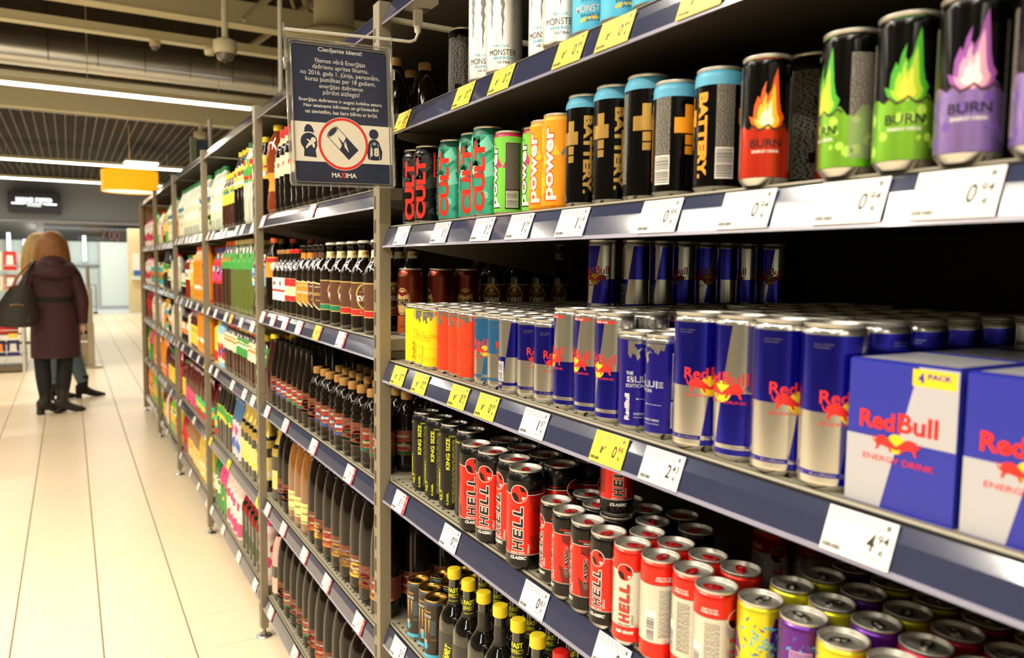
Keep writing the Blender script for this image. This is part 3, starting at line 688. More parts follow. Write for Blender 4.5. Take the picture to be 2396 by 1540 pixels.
bottle('tallorange', 'pet', .27, .034, COLA, [(.46, .74, ORL, lambda mb, R, N, rad: [wrap(mb, ring(0, 165, 0, 18, 12), WHITE, R, N, 1), wrap(mb, rect(-40, 180, 40, 195), RED, R, N, 1)] and None)], CAPO, N=28)
def ilg(h, v0, base, band, ribbon, word, scr, x2=True):
    def art(mb, R, N, rad):
        for k in (0, PI * R * 1000, -PI * R * 1000 * 0):
            wrap(mb, rect(k - 40, v0, k + 40, v0 + 7), band, R, N, 1)
            wrap(mb, text('ILĢUCIEMA', k, v0 + 46, 40, 6.5, 0, .03), WHITE, R, N, 3)
            wrap(mb, poly([(k - 22, v0 + 30), (k - 12, v0 + 40), (k + 4, v0 + 40), (k + 20, v0 + 30), (k + 8, v0 + 33), (k - 6, v0 + 34)]), ribbon, R, N, 2)
            wrap(mb, poly([(k - 12, v0 + 16), (k + 2, v0 + 20), (k + 12, v0 + 14), (k, v0 + 10)]), ribbon, R, N, 2)
            wrap(mb, poly([(k + 14, v0 + 20), (k + 30, v0 + 34), (k + 34, v0 + 30), (k + 20, v0 + 14)]), GLDL, R, N, 2)
            wrap(mb, poly([(k - 26, v0 + 18), (k + 26, v0 + 22), (k + 26, v0 + 33), (k - 26, v0 + 28)]), scr, R, N, 2.5)
            wrap(mb, text(word, k, v0 + 25, 44, 10, 3, .03, .3), WHITE if scr is BLUL else CREAM, R, N, 3)
            wrap(mb, text('ORIĢINĀLAIS', k, v0 + 10.5, 32, 3.6, 0, .02), CREAM, R, N, 3)
    return art
DGR = ink('label_darkgreen', (30, 70, 44))
bottle('slimgreen', 'slim', .262, .034, COLA, [(.19, .43, RBRN, ilg(262, 52, RBRN, GREEN, RED, 'Veselības', DGR))], None, N=30)
bottle('slimblue', 'slim', .262, .034, COLA, [(.19, .43, RBRN, ilg(262, 52, RBRN, BLUL, RED, 'kvass', BLUL))], None, N=30)
bottle('smallgreen', 'small', .205, .032, COLA, [(.22, .53, RBRN, ilg(205, 47, RBRN, GREEN, RED, 'Veselības', DGR))], CAPG, N=30)
bottle('smallblue', 'small', .205, .032, COLA, [(.22, .53, RBRN, ilg(205, 47, RBRN, BLUL, RED, 'kvass', BLUL))], CAPG, N=30)
YLL = ink('label_yellow', (240, 196, 60))
bottle('torpyellow', 'torpedo', .31, .0405, COLA, [(.16, .36, RBRN, ilg(310, 50, RBRN, YLL, YLL, 'Porter', RBRN))], CAPG, N=32)
bottle('torpred', 'torpedo', .31, .0405, COLA, [(.16, .36, RBRN, ilg(310, 50, RBRN, ORL, RED, 'kvass', RED))], CAPG, N=32)
bottle('torpgreen', 'torpedo', .31, .0405, COLA, [(.16, .36, RBRN, ilg(310, 50, RBRN, GREEN, RED, 'Veselības', DGR))], CAPG, N=32)
bottle('torpblue', 'torpedo', .31, .0405, COLA, [(.16, .36, RBRN, ilg(310, 50, RBRN, BLUL, RED, 'kvass', BLUL))], CAPG, N=32)
bottle('torpplain', 'torpedo', .31, .0405, COLA, [], CAPG, N=32)
bottle('waistdark', 'waist', .30, .0405, COLA, [], CAPG, N=32)
bottle('torpamber', 'torpedo', .31, .0405, AMB, [(.14, .36, ink('label_straw', (238, 218, 140)), lambda mb, R, N, rad: [wrap(mb, text('ILĢUCIEMA', 0, 98, 44, 7, 0, .02), INKBLK, R, N, 1), wrap(mb, text('Limonāde', 0, 80, 50, 12, 4, .02, .3), INKBLK, R, N, 1), wrap(mb, rect(-40, 48, 40, 52), GREEN, R, N, 1)] and None)], CAPG, N=32)
bottle('goldfoil', 'glass', .30, .040, GLS, [(.16, .40, ink('label_pale', (232, 212, 130)), lambda mb, R, N, rad: [wrap(mb, text('Brut', 0, 86, 30, 8, 0, .0, .3), INKBLK, R, N, 1)] and None)], None, N=28, foilm=mat('gold_foil', (212, 182, 92), .34, .6, bump=.6, nscale=150))
bottle('pinkpack', 'torpedo', .28, .040, GLS, [(.12, .34, ink('label_pink', (238, 190, 170)), None), (.5, .9, ink('paper_pink', (226, 170, 160)), None)], None, N=24)
bottle('creamkvass', 'small', .30, .036, COLA, [(.42, .66, CREAM, lambda mb, R, N, rad: [wrap(mb, poly([(k - 36, 160), (k + 36, 168), (k + 36, 184), (k - 36, 176)]), RED, R, N, 1) or wrap(mb, text('KVASS', k, 172, 46, 11, 5, .05), CREAM, R, N, 2) or wrap(mb, ring(k, 145, 0, 9, 10), GLDL, R, N, 1) for k in (-113, 0, 60)] and None), (.80, .93, ink('neck_tan', (214, 190, 150)), None)], CAPR, N=28)
def fanta(mb, R, N, rad):
    for k in (-60, 0, 60):
        wrap(mb, ring(k + 4, 120, 0, 13, 14), ink('fruit_orange', (250, 110, 60)), R, N, 1); wrap(mb, ring(k - 14, 100, 0, 9, 12), YLL, R, N, 1); wrap(mb, poly([(k - 26, 118), (k + 4, 128), (k + 6, 138), (k - 24, 130)]), ink('deep_blue', (30, 50, 130)), R, N, 2); wrap(mb, ring(k + 20, 94, 0, 7, 12), WHITE, R, N, 1)
bottle('amberwaist', 'waist', .33, .045, mat('amber_dark', (128, 54, 20), .1, coat=1.), [(.26, .46, ORL, fanta)], CAPY, N=28)
bottle('teadark', 'slim', .26, .036, mat('dark_tea', (60, 22, 20), .1, coat=1.), [], CAPY, N=24)
def tonicart(neck):
    def art(mb, R, N, rad):
        wrap(mb, text('DYNAMI:T', -10, 58, 60, 14, 78, .05, .3), KY, R, N, 2); wrap(mb, poly([(2, 30), (8, 66), (14, 62), (14, 86), (22, 60), (14, 62), (10, 50)]), KY, R, N, 2)
        Rn = random.Random(4)
        for i in range(26):
            x, y, s = Rn.uniform(14, 80), Rn.uniform(14, 92), Rn.uniform(2, 5); wrap(mb, poly([(x, y), (x + s, y + s * .3), (x + s * .7, y + s), (x - s * .2, y + s * .7)]), INKGRY, R, N, 1)
    return art
def tonicneck(mb, R, N, rad):
    for k in (0,):
        wrap(mb, text('FAST', k, 192, 24, 10, 0, .05), KY, R, N, 2); wrap(mb, text('EFFECT', k, 180.5, 26, 8, 0, .02), KY, R, N, 2)
        wrap(mb, text('HIGH CAFFEINE', k, 170, 22, 2.6, 0, .02), KY, R, N, 2); wrap(mb, text('HIGH TAURINE', k, 166, 22, 2.6, 0, .02), KY, R, N, 2)
bottle('tonic', 'tonic', .235, .031, mat('black_glass', (16, 15, 14), .05, coat=1.), [(.05, .46, mat('dark_label', (56, 52, 46), .4), tonicart(1)), (.69, .84, mat('dark_neck_label', (44, 40, 35), .4), tonicneck)], CAPY, N=32)
bottle('tonicred', 'tonic', .235, .031, mat('black_glass', (16, 15, 14), .05, coat=1.), [(.05, .46, RED, None)], CAPR, N=32)

# ------------------------------------------------------------------ racks, shelves
L = 1.3426; P0 = 1.7178; PYC = -.630; LIP = -.639; BACK = -1.24
SHELVES = {0: [.145, .62, .969, 1.252, 1.561, 1.804, 2.055]}
SHELVES[1] = [.172, .566, .945, 1.296, 1.652, 2.055]
for b in (2, 3): SHELVES[b] = [.175, .550, .945, 1.246, 1.635, 2.055]
for b in (4, 5): SHELVES[b] = [.175, .545, .940, 1.268, 1.618, 2.055]
BX = {0: (-.30, P0)}
for b in range(1, 6): BX[b] = (P0 + L * (b - 1), P0 + L * b)
BAYN = {0: 'the energy drink bay', 1: 'the kvass bay', 2: 'the tea bay', 3: 'the fourth bay', 4: 'the fifth bay', 5: 'the last bay'}
LEV = ['bottom', 'second lowest', 'third lowest', 'fourth', 'fifth', 'sixth', 'top']
ORD = ['first', 'second', 'third', 'fourth', 'fifth', 'sixth', 'seventh', 'eighth', 'ninth', 'tenth', 'eleventh', 'twelfth', 'thirteenth', 'fourteenth', 'fifteenth', 'sixteenth', 'seventeenth', 'eighteenth', 'nineteenth', 'twentieth', 'twenty-first', 'twenty-second', 'twenty-third', 'twenty-fourth']
def short_lev(b, i):
    n = len(SHELVES[b])
    return 'bottom' if i == 0 else ('top' if i == n - 1 else ORD[i])
pm = MB(); pm.box(-.02, .02, -.0135, .0135, .04, 2.058, POST)
pme = pm.mesh('post_tube')
sm = MB(); z = .10
while z < 2.0:
    for dx in (.0065, .0130): sm.box(dx - .0015, dx + .0015, .0134, .0139, z, z + .031, BLACK)
    z += .0535
sme = sm.mesh('slots')
fm = MB(); fm.lathe([(.030, 0), (.030, .004), (.022, .009), (.008, .012), (.006, .045)], 16, ALU); fme = fm.mesh('levelling_foot')
bm_ = MB(); bm_.box(-.004, .004, -.30, -.013, .055, .20, POST); bm_.box(-.02, .02, -.62, -.594, .0, 2.058, POST); brme = bm_.mesh('rear_upright')
for i, x in enumerate([-.30] + [P0 + L * k for k in range(6)]):
    o = meshobj('rack_post', pme, None, (x, PYC, 0))
    for nm, me in (('slots', sme), ('levelling_foot', fme), ('rear_upright', brme)): 
        c_ = meshobj(nm, me, o)
        if nm == 'slots': c_['kind'] = 'stuff'
    tag(o, ['grey slotted rack post behind the photographer at the near end', 'grey slotted rack post nearest the camera, beside the hanging sign', 'grey rack post second from the camera, left of the dark kvass bottles', 'grey rack post third from the camera', 'grey rack post fourth from the camera', 'grey rack post fifth from the camera, before the last bay', 'grey rack post at the far end of the row'][i], 'rack post', 'posts of the shelving row')
def shelf(b, i):
    x0, x1 = BX[b]; x0 += .022; x1 -= .022; z = SHELVES[b][i]; top = i == len(SHELVES[b]) - 1
    root = empty('shelf', ((x0 + x1) / 2, LIP, z)); hw = (x1 - x0) / 2; yb = BACK - LIP + .01
    m = MB(); perf = b <= 1
    y1 = -.006
    if perf:   # two rows of punched holes behind the lip
        ys = [(-.006, -.018, 0), (-.018, -.0225, 1), (-.0225, -.044, 0), (-.044, -.0485, 2), (-.0485, -.062, 0)]
        for (a, c, hole) in ys:
            if not hole: m.quad((-hw, c, 0), (hw, c, 0), (hw, a, 0), (-hw, a, 0), STEEL)
            else:
                x = -hw; off = 0 if hole == 1 else .0125; xs = []
                t = -hw + .01 + off
                while t < hw - .012:
                    m.quad((x, c, 0), (t, c, 0), (t, a, 0), (x, a, 0), STEEL); m.quad((t, c, -.003), (t + .0085, c, -.003), (t + .0085, a, -.003), (t, a, -.003), BLACK); x = t + .0085; t += .025
                m.quad((x, c, 0), (hw, c, 0), (hw, a, 0), (x, a, 0), STEEL)
        y1 = -.062
    m.quad((-hw, yb, 0), (hw, yb, 0), (hw, y1, 0), (-hw, y1, 0), STEEL)
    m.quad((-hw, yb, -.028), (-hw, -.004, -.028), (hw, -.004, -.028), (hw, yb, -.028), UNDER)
    m.quad((-hw, -.004, -.028), (-hw, yb, -.028), (-hw, yb, 0), (-hw, -.004, 0), STEEL); m.quad((hw, -.004, -.028), (hw, -.004, 0), (hw, yb, 0), (hw, yb, -.028), STEEL)
    m.build('shelf_board', root)
    m = MB(); m.prism([(-.008, -.030), (-.002, -.030), (-.002, -.004), (-.004, .0), (-.008, .0)], -hw, hw, STEEL); m.build('front_lip', root)
    m = MB(); m.prism([(-.002, -.005), (.0005, -.005), (.0075, -.020), (.0155, -.0455), (.0135, -.0455), (.005, -.020), (-.002, -.008)], -hw, hw, NAVY)
    m.prism([(.0137, -.0450), (.0162, -.0450), (.0180, -.0500), (.0155, -.0500)], -hw, hw, CLEAR); m.prism([(-.002, -.0025), (.001, -.003), (.001, -.0055), (-.002, -.0055)], -hw, hw, BLACK)
    m.build('price_rail', root)
    if not top and b <= 2 and i > 0:
        for s in (-1, 1):
            m = MB(); m.prism([(-.02, -.03), (-.45, -.03), (-.45, -.11), (-.38, -.10), (-.02, -.045)], s * (hw - .003), s * hw, BRK); m.build('bracket', root)
    tag(root, 'grey metal shelf with navy price rail, %s level of %s' % (short_lev(b, i), BAYN[b]), 'shelf', 'shelves of the shelving row')
for b in SHELVES:
    for i in range(len(SHELVES[b])): shelf(b, i)
    x0, x1 = BX[b]; m = MB(); m.box(x0 + .021, x1 - .021, BACK - .02, BACK, .02, 2.05, DARKST if b else mat('dark_back', (26, 24, 20), .7))  # nearest bay's panel darker still, shade of the interior put into its colour
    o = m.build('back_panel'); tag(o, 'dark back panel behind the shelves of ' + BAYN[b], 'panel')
    m = MB(); m.box(x0 + .022, x1 - .022, -.70, -.685, .003, .110, POST); o = m.build('kick_plate'); tag(o, 'brown-grey kick plate near the floor below ' + BAYN[b], 'kick plate')
m = MB(); m.box(P0 + 5 * L + .0215, P0 + 5 * L + .04, -1.26, -.61, .03, 2.02, mat('tan_end_board', (176, 132, 76), .5, noise=.2, nscale=8)); o = m.build('end_board'); tag(o, 'tan wooden end board closing the far end of the shelving row', 'panel')

# ------------------------------------------------------------------ price tags on the rails
TG = {}
SL = Vector((0, -.0145, .0405)).normalized()
def tagmesh(card, big, small, heart=False, old=False):
    k = (card.name, big, small, heart)
    if k in TG: return TG[k]
    m = MB(); W2 = 36; hh = 21.5; e = 8 if heart else 0
    org = Vector((0, 0, 0)); ux = Vector((-1, 0, 0)); uy = SL
    n = ux.cross(uy); f = lambda p, q, d: org + ux * (p / 1000) + uy * (q / 1000) + n * d
    for (a, b_, mm) in ([(-W2, W2, card)] if not heart else [(-W2, W2 - 14, card), (W2 - 14, W2, TAGRED)]):
        vs = [f(a, -hh, 0), f(b_, -hh, 0), f(b_, hh, 0), f(a, hh, 0), f(a, -hh, .0005), f(b_, -hh, .0005), f(b_, hh, .0005), f(a, hh, .0005)]
        m.add(vs, [(3, 2, 1, 0), (4, 5, 6, 7), (0, 1, 5, 4), (1, 2, 6, 5), (2, 3, 7, 6), (3, 0, 4, 7)], mm)
    o2 = org + n * .0006; T = lambda tr, mm, l=1: flat(m, tr, mm, o2, ux, uy, l)
    s = -14 if heart else 0
    DK = ink('print_dark', (48, 46, 44))
    T(text(big, 14 + s, -1, 8 if big != '1' else 5, 17, 0, .02, .12), DK); T(text(small, 25.5 + s, 3.5, 11, 9, 0, .01, .12), DK); T(text('€', 26 + s, -8, 6, 6.5), DK)
    T(micro(-33, 12, 24 + s, 18.5, 3.2, seed=3, fill=.28), INKGRY); T(micro(-33, 6, -18, 9, 3, seed=4, fill=.25), INKGRY); T(micro(8 + s, -17, 30 + s, -14, 3, seed=5, fill=.35), INKGRY)
    T(barcode(-34, -18, -14, -13.5), DK); T(rect(25.5 + s, 13, 30 + s, 18), INKGRY)
    if old or card is YEL: T(text('1', -14, -3, 3.5, 10, 0, .02), DK); T(text('21', -8.5, 0, 6, 5), DK); T([[(-17, -6), (-4, 5), (-4, 4)], [(-17, -6), (-4, 4), (-17, -7)]], DK, 2)
    if heart:
        T(ring(29, 9, 0, 3.6, 12), WHITE); T(rect(25.6, 7.6, 32.4, 10.2), TAGRED, 2); T(text('RAŽOTS', 29, -3, 10, 2.6), WHITE); T(text('LATVIJĀ', 29, -8, 10, 2.6), WHITE)
    TG[k] = m.mesh('price_tag'); return TG[k]
def price(b, i, x, card, big, small, label, heart=False):
    o = meshobj('price_tag', tagmesh(card, big, small, heart)); z = SHELVES[b][i]
    o.location = (x, LIP + .0098 + .0012, z - .0255); tag(o, label, 'price tag', 'price tags on the rails of ' + BAYN[b]); return o
def many(b, i, L_, desc):
    for n, (x, card, big, small, h) in enumerate(L_):
        c = 'yellow' if card is YEL else 'white'
        price(b, i, x, card, big, small, '%s price tag%s, %s.%s, %s from left, %s' % (c, ' and red strip' if h else '', big, small, ORD[n], desc), h)
Y_, W_ = YEL, PAPER
many(0, 5, [(x, Y_, '0', '99', False) for x in (1.589, 1.292, 1.15, .948, .842, .68)], 'below the white cans')
many(0, 4, [(x, W_, a, c, False) for x, a, c in ((1.591, '1', '25'), (1.389, '1', '25'), (1.212, '1', '09'), (1.084, '1', '09'), (.934, '1', '19'), (.744, '0', '99'), (.604, '0', '94'), (.476, '0', '94'), (.378, '0', '94'), (.27, '0', '94'))], 'eye-level rail')
many(0, 3, [(1.610, Y_, '0', '99', False), (1.488, Y_, '0', '99', False), (1.304, Y_, '0', '99', False), (1.19, Y_, '0', '99', False), (1.03, W_, '1', '87', False), (.835, Y_, '0', '99', False), (.727, W_, '2', '43', False), (.451, W_, '4', '94', False)], 'below the blue cans')
many(0, 2, [(1.600, W_, '1', '03', True), (1.338, W_, '0', '99', False), (1.022, W_, '0', '61', False), (.819, W_, '0', '61', False), (.60, W_, '0', '69', False)], 'below red and black cans')
many(0, 1, [(1.612, W_, '2', '29', False), (1.40, W_, '1', '49', False), (1.1, W_, '1', '49', False)], 'below the yellow-capped bottles')
many(1, 4, [(2.972, W_, '1', '15', True), (2.307, W_, '1', '15', True)], 'high kvass rail')
many(1, 3, [(3.00, W_, '0', '89', True), (2.827, W_, '0', '95', True), (2.651, W_, '0', '95', True), (2.467, W_, '0', '99', True), (2.259, Y_, '0', '75', True), (2.029, W_, '0', '95', True)], 'below glass kvass bottles')
many(1, 2, [(2.943, W_, '0', '69', True), (2.661, W_, '0', '69', True), (2.31, W_, '0', '65', True), (1.961, W_, '0', '65', True)], 'below the gold-capped bottles')
many(1, 1, [(2.959, W_, '1', '39', True), (2.71, W_, '1', '39', True), (2.431, W_, '1', '35', True), (2.181, W_, '1', '35', True), (1.892, W_, '1', '35', True)], 'second kvass rail')
many(1, 0, [(2.929, W_, '1', '39', True), (2.57, W_, '1', '39', True)], 'bottom kvass rail')
for b in (2, 3, 4, 5):
    for i in range(0, 5):
        n = {4: 7, 3: 6, 2: 5, 1: 3, 0: 4}[i] if b < 4 else {4: 6, 3: 4, 2: 5, 1: 4, 0: 3}[i]; x0, x1 = BX[b]; Rn = random.Random(b * 10 + i)
        xs = sorted([x0 + .08 + (x1 - x0 - .16) * (k + Rn.uniform(-.25, .25)) / (n - 1) for k in range(n)], reverse=True)
        xs = [min(x1 - .07, max(x0 + .07, x)) for x in xs]
        many(b, i, [(x, Y_ if (i == 1 and b == 2) or Rn.random() < .08 else W_, '0', '89', i > 1 and Rn.random() < .3) for x in xs], '%s rail, %s' % (short_lev(b, i), BAYN[b].replace('the ', '', 1)))

# ------------------------------------------------------------------ cans on the nearest bay
def rowcans(spec, z, desc_shelf, group, fr='front row of '):
    """spec: (key, x, y, dev, desc); dev turns the design to the right of the viewer (deg)"""
    cnt = {}
    for key, x, y, dev, desc in spec: cnt[desc] = cnt.get(desc, 0) + 1
    seen = {}
    for key, x, y, dev, desc in spec:
        k = seen.get(desc, 0); seen[desc] = k + 1
        lab = '%s, %s%s' % (desc, ('' if cnt[desc] == 1 else ORD[k] + ' from left, '), desc_shelf)
        place_can(key, x, y, z, face(x, y) + dev, lab, group)
def backcans(cols, z, rows, dy, label, group, skip=0):
    for c, (key, x, y) in enumerate(cols):
        for r in range(1 + skip, rows + 1):
            place_can(key, x + random.uniform(-.0008, .0008), y - dy * r, z, random.uniform(0, 360), '%s, %s row behind the front, %s column' % (label, ORD[r - 1], ORD[c]), group)
E3 = 1.252
R3 = [('yellow250', 1.622, 0, 30), ('yellow250', 1.568, 0, -22), ('yellow250', 1.514, 0, -26), ('red250', 1.449, 0, -28), ('red250', 1.3955, 0, -28), ('red250', 1.342, 0, -40), ('lightblue250', 1.280, 0, -10), ('lightblue250', 1.2265, 0, 34), ('bluesilver250', 1.173, 0, 150), ('bluesilver250', 1.1185, 0, 36), ('bluesilver250', 1.065, 0, 36)]
D3 = {'yellow250': 'slim yellow can with silver top', 'red250': 'slim orange-red can with silver top', 'lightblue250': 'slim light blue and silver can', 'bluesilver250': 'slim blue and silver can', 'bluesilver355': 'blue and silver can with red band', 'blue250': 'short deep blue can with silver outline lettering', 'bluesilver473': 'large tall blue and silver can'}
sp = [(k, x, -.675 + (.004 if i % 3 == 2 else -.002), d, D3[k]) for i, (k, x, _, d) in enumerate(R3)]
sp += [('bluesilver355', 1.008, -.681, -80, D3['bluesilver355']), ('bluesilver355', .949, -.681, -66, D3['bluesilver355']), ('bluesilver355', .8905, -.678, -56, D3['bluesilver355'])]
sp += [('blue250', .836, -.675, 14, D3['blue250']), ('blue250', .7795, -.675, -48, D3['blue250'])]
sp += [('bluesilver473', .712, -.672, 24, D3['bluesilver473']), ('bluesilver473', .648, -.678, -44, D3['bluesilver473']), ('bluesilver473', .584, -.672, 34, D3['bluesilver473']), ('bluesilver473', .5195, -.672, 36, D3['bluesilver473'])]
rowcans(sp, E3, 'blue can shelf', 'cans in the front row of the shelf of blue and silver cans')
for k, nm in (('yellow250', 'yellow'), ('red250', 'orange-red'), ('lightblue250', 'light blue'), ('bluesilver250', 'blue and silver 250')):
    backcans([(k, x, -.676) for kk, x, _, d in R3 if kk == k], E3, 9, .0545, 'slim %s can showing its lid' % nm.replace(' 250', ''), 'lids behind the %s cans' % nm)
backcans([('bluesilver355', x, -.681) for x in (1.008, .949, .8905)], E3, 8, .059, 'lid of a red-banded blue and silver can', 'lids behind the red-banded cans')
backcans([('blue250', x, -.676) for x in (.836, .7795)], E3, 2, .0545, 'lid of a short deep blue can', 'lids behind the deep blue cans')
backcans([('bluesilver473', x, -.80) for x in (.822, .760)], E3, 4, .066, 'large blue can behind the short deep blue ones', 'large cans in the dark behind the deep blue ones')
backcans([('bluesilver473', x, -.676) for x in (.712, .648, .584, .5195)], E3, 5, .0655, 'lid of a large blue and silver can', 'lids behind the large blue and silver cans')
st = [(1.155, -.845, -30), (1.118, -.893, 150), (1.118, -.948, 170), (1.118, -1.003, -35), (1.118, -1.057, 20), (1.118, -1.111, 140), (1.118, -1.165, -50), (1.09, -1.212, -10)]
for i, (x, y, d) in enumerate(st):
    place_can('bluesilver250', x, y, E3 + .1352, face(x, y) + d, 'slim blue and silver can stacked in the dark, %s from the left' % ORD[i], 'stacked blue and silver cans at the back')
# four-packs
def fourpack(x1, label, grp, idx):
    w, d, h = .106, .106, .138; m = MB(); x0 = x1 - w; y0, y1 = -.756, -.650; z = E3
    root = empty('four_pack', (x0 + w / 2, (y0 + y1) / 2, z))
    BXB = ink('carton_blue', (46, 52, 168), .35); BXS = ink('carton_silver', (184, 184, 192), .35)
    a = w / 2; c = d / 2; ch = .012
    m.prism([(-c, 0), (c, 0), (c, h - .002), (c - .004, h), (-c + .004, h), (-c, h - .002)], -a, a, BXB)
    m.build('carton', root)
    m = MB(); org = Vector((a, c, 0)) + Vector((0, .0004, 0)); ux = Vector((-1, 0, 0)); uy = Vector((0, 0, 1)); T = lambda tr, mm, l=1: flat(m, tr, mm, org, ux, uy, l)
    dg = lambda v: 53 + (v - 66) * .24
    T(poly([(dg(66), 66), (106, 66), (106, 136), (dg(136), 136)]), BXS); T(poly([(0, 1), (dg(1), 1), (dg(66), 66), (0, 66)]), BXS)
    T(text('Red', 31, 82, 36, 17, 0, .035), RRD, 2); T(text('Bull', 71, 83, 38, 18, 0, .03), RRD, 2)
    T(ring(51, 63, 0, 9, 20), RYL, 2)
    P, _ = bull(0, 0, 1); T(poly([(41 + x * 22, 61 + y * 22) for x, y in P]), RRD, 3); T(poly([(61 - x * 22, 61 + y * 22) for x, y in P][::-1]), RRD, 3)
    T(text('ENERGY DRINK', 53, 47, 70, 5.5, 0, .01), RRD, 2); T(rect(64, 119, 104, 134), RYL, 2); T(text('4', 72, 126.5, 6, 9, 0, .05), BXB, 3); T(text('PACK', 89, 128.5, 22, 5, 0, .04), BXB, 3)
    m.build('printed_front', root)
    m = MB(); m.add([(-a + .006, -c + .006, h + .0003), (a - .006, -c + .006, h + .0003), (a - .006, c - .006, h + .0003), (-a + .006, c - .006, h + .0003)], [(0, 1, 2, 3)], BXS)
    m.build('top_flap', root)
    tag(root, label, 'carton', grp); return root
fourpack(.4835, 'blue and silver cardboard four-pack of cans, the one seen whole', 'four-packs on the shelf', 0)
fourpack(.371, 'blue and silver cardboard four-pack of cans cut by the right edge', 'four-packs on the shelf', 1)
for k, (x, y) in enumerate(((.4835, -.111), (.371, -.111), (.4835, -.222), (.371, -.222))):
    o = fourpack(x, '%s cardboard four-pack in the %s row behind the front ones' % (('left', 'right')[k % 2], ORD[k // 2]), 'four-packs behind the front ones', 2); o.location.y += y

# eye-level shelf
E4 = 1.561
sp = [('cultblack', 1.655, -.690, -34, 'black can with huge red vertical letters'), ('cultblack', 1.588, -.690, -36, 'black can with huge red vertical letters'), ('cultblack', 1.555, -.752, -50, 'black can turned to its small print between black and teal cans'),
      ('cultteal', 1.482, -.700, -42, 'teal can with huge red vertical letters'), ('cultteal', 1.384, -.700, -32, 'teal can with huge red vertical letters'), ('cultteal', 1.310, -.690, -34, 'teal can with huge red vertical letters'),
      ('powerpink', 1.236, -.695, -38, 'pink and lime green can with white vertical letters'), ('powerpink', 1.172, -.716, -34, 'pink and lime green can with white vertical letters'),
      ('powerorange', 1.113, -.695, -20, 'orange can with white vertical letters'), ('powerorange', 1.055, -.684, -8, 'orange can with white vertical letters'),
      ('battery500', .990, -.690, -36, 'tall black can with gold battery sign'), ('battery500', .918, -.690, -30, 'tall black can with gold battery sign'), ('battery500', .846, -.690, 8, 'tall black can with gold battery sign'),
      ('battery330', .776, -.678, 48, 'short black can with light blue band and small print'), ('battery330', .700, -.678, -78, 'short black can with light blue band and white barcode'),
      ('burnred', .606, -.655, 2, 'black and red can with orange flames'), ('burngreen', .503, -.655, -60, 'black and green can turned to its small print'), ('burngreen', .444, -.655, 0, 'black and green can with green flames'),
      ('burnpurple', .386, -.655, 0, 'black and purple can with purple flames'), ('burnpurple', .324, -.655, 10, 'black and purple can at the right edge of the photo')]
rowcans(sp, E4, 'eye-level shelf', 'cans in the front row of the eye-level shelf')
rowcans([('cultteal', 1.262, -.766, -40, 'teal can glimpsed behind the pink cans'), ('battery500', .782, -.756, 0, 'tall black can behind the two short black cans'), ('battery330', .714, -.748, 0, 'short black can behind the barcoded black can'), ('burnred', .556, -.716, 50, 'black and red can half hidden behind the green can'), ('black500', .66, -.79, 20, 'plain black can in the dark behind the red flame can')], E4, 'second row, eye-level shelf', 'cans in the second row of the eye-level shelf')
backcans([('cultblack', 1.62, -.69), ('cultteal', 1.42, -.70), ('cultteal', 1.345, -.70), ('battery500', .99, -.69), ('battery500', .915, -.69)], E4, 3, .067, 'tall dark can at eye level', 'cans in the dark at eye level', skip=0)
# white cans shelf
E5 = 1.804
sp = [('black500', 1.535, -.745, -10, 'black can covered in small print'), ('pearlwhite500', 1.305, -.680, -10, 'tall pearl white can with grey claw marks'), ('pearlwhite500', 1.235, -.680, -6, 'tall pearl white can with grey claw marks'), ('pearlwhite500', 1.105, -.690, -20, 'tall pearl white can with grey claw marks'), ('pearlwhite500', 1.036, -.675, -10, 'tall pearl white can with grey claw marks'),
      ('skyblue500', .962, -.680, -8, 'sky blue can with red heart colours'), ('skyblue500', .893, -.680, 10, 'sky blue can with red heart colours'), ('skyblue500', .822, -.680, 10, 'sky blue can with red heart colours'), ('skyblue500', .745, -.680, 10, 'sky blue can with red heart colours')]
rowcans(sp, E5, 'high shelf', 'cans on the high shelf')
# red and black shelf
E2 = .969
sp = [('king568', 1.640, -.695, 22, 'tall black can with yellow letters'), ('king568', 1.572, -.700, 22, 'tall black can with yellow letters'), ('king568', 1.504, -.700, 10, 'tall black can with yellow letters'), ('king568', 1.436, -.704, -80, 'tall black can with yellow letters'),
      ('redblack500', 1.3665, -.672, 34, 'large black and red can with round emblem'), ('redblack500', 1.300, -.672, 10, 'large black and red can with round emblem'), ('redblack500', 1.234, -.676, -42, 'large black and red can with round emblem'), ('redblack500', 1.168, -.660, 6, 'large black and red can with round emblem')]
# exact lid centres read from the picture
sp[4:] = [('redblack500', 1.300, -.665, -12, 'large black and red can with round emblem'), ('redblack500', 1.234, -.666, -28, 'large black and red can with round emblem'), ('redblack500', 1.167, -.673, -62, 'large black and red can with round emblem'), ('redblack500', 1.101, -.657, -21, 'large black and red can with round emblem')]
sp[3] = ('king568', 1.372, -.690, -110, 'tall black can with yellow letters')
sp[2] = ('king568', 1.446, -.688, -10, 'tall black can with yellow letters'); sp[1] = ('king568', 1.520, -.688, -14, 'tall black can with yellow letters'); sp[0] = ('king568', 1.592, -.688, -14, 'tall black can with yellow letters')
RB2 = 'slim black and red can'; RW2 = 'slim red and white can'
sp += [('redblack250', 1.017, -.664, -60, RB2), ('redblack250', .964, -.653, -75, RB2), ('redblack250', .911, -.651, -73, RB2), ('redblack250', .858, -.649, -28, RB2),
       ('redwhite250', .8045, -.649, -13, RW2), ('redwhite250', .7515, -.653, 92, RW2), ('redwhite250', .6985, -.660, 48, RW2), ('redwhite250', .648, -.649, 66, RW2)]
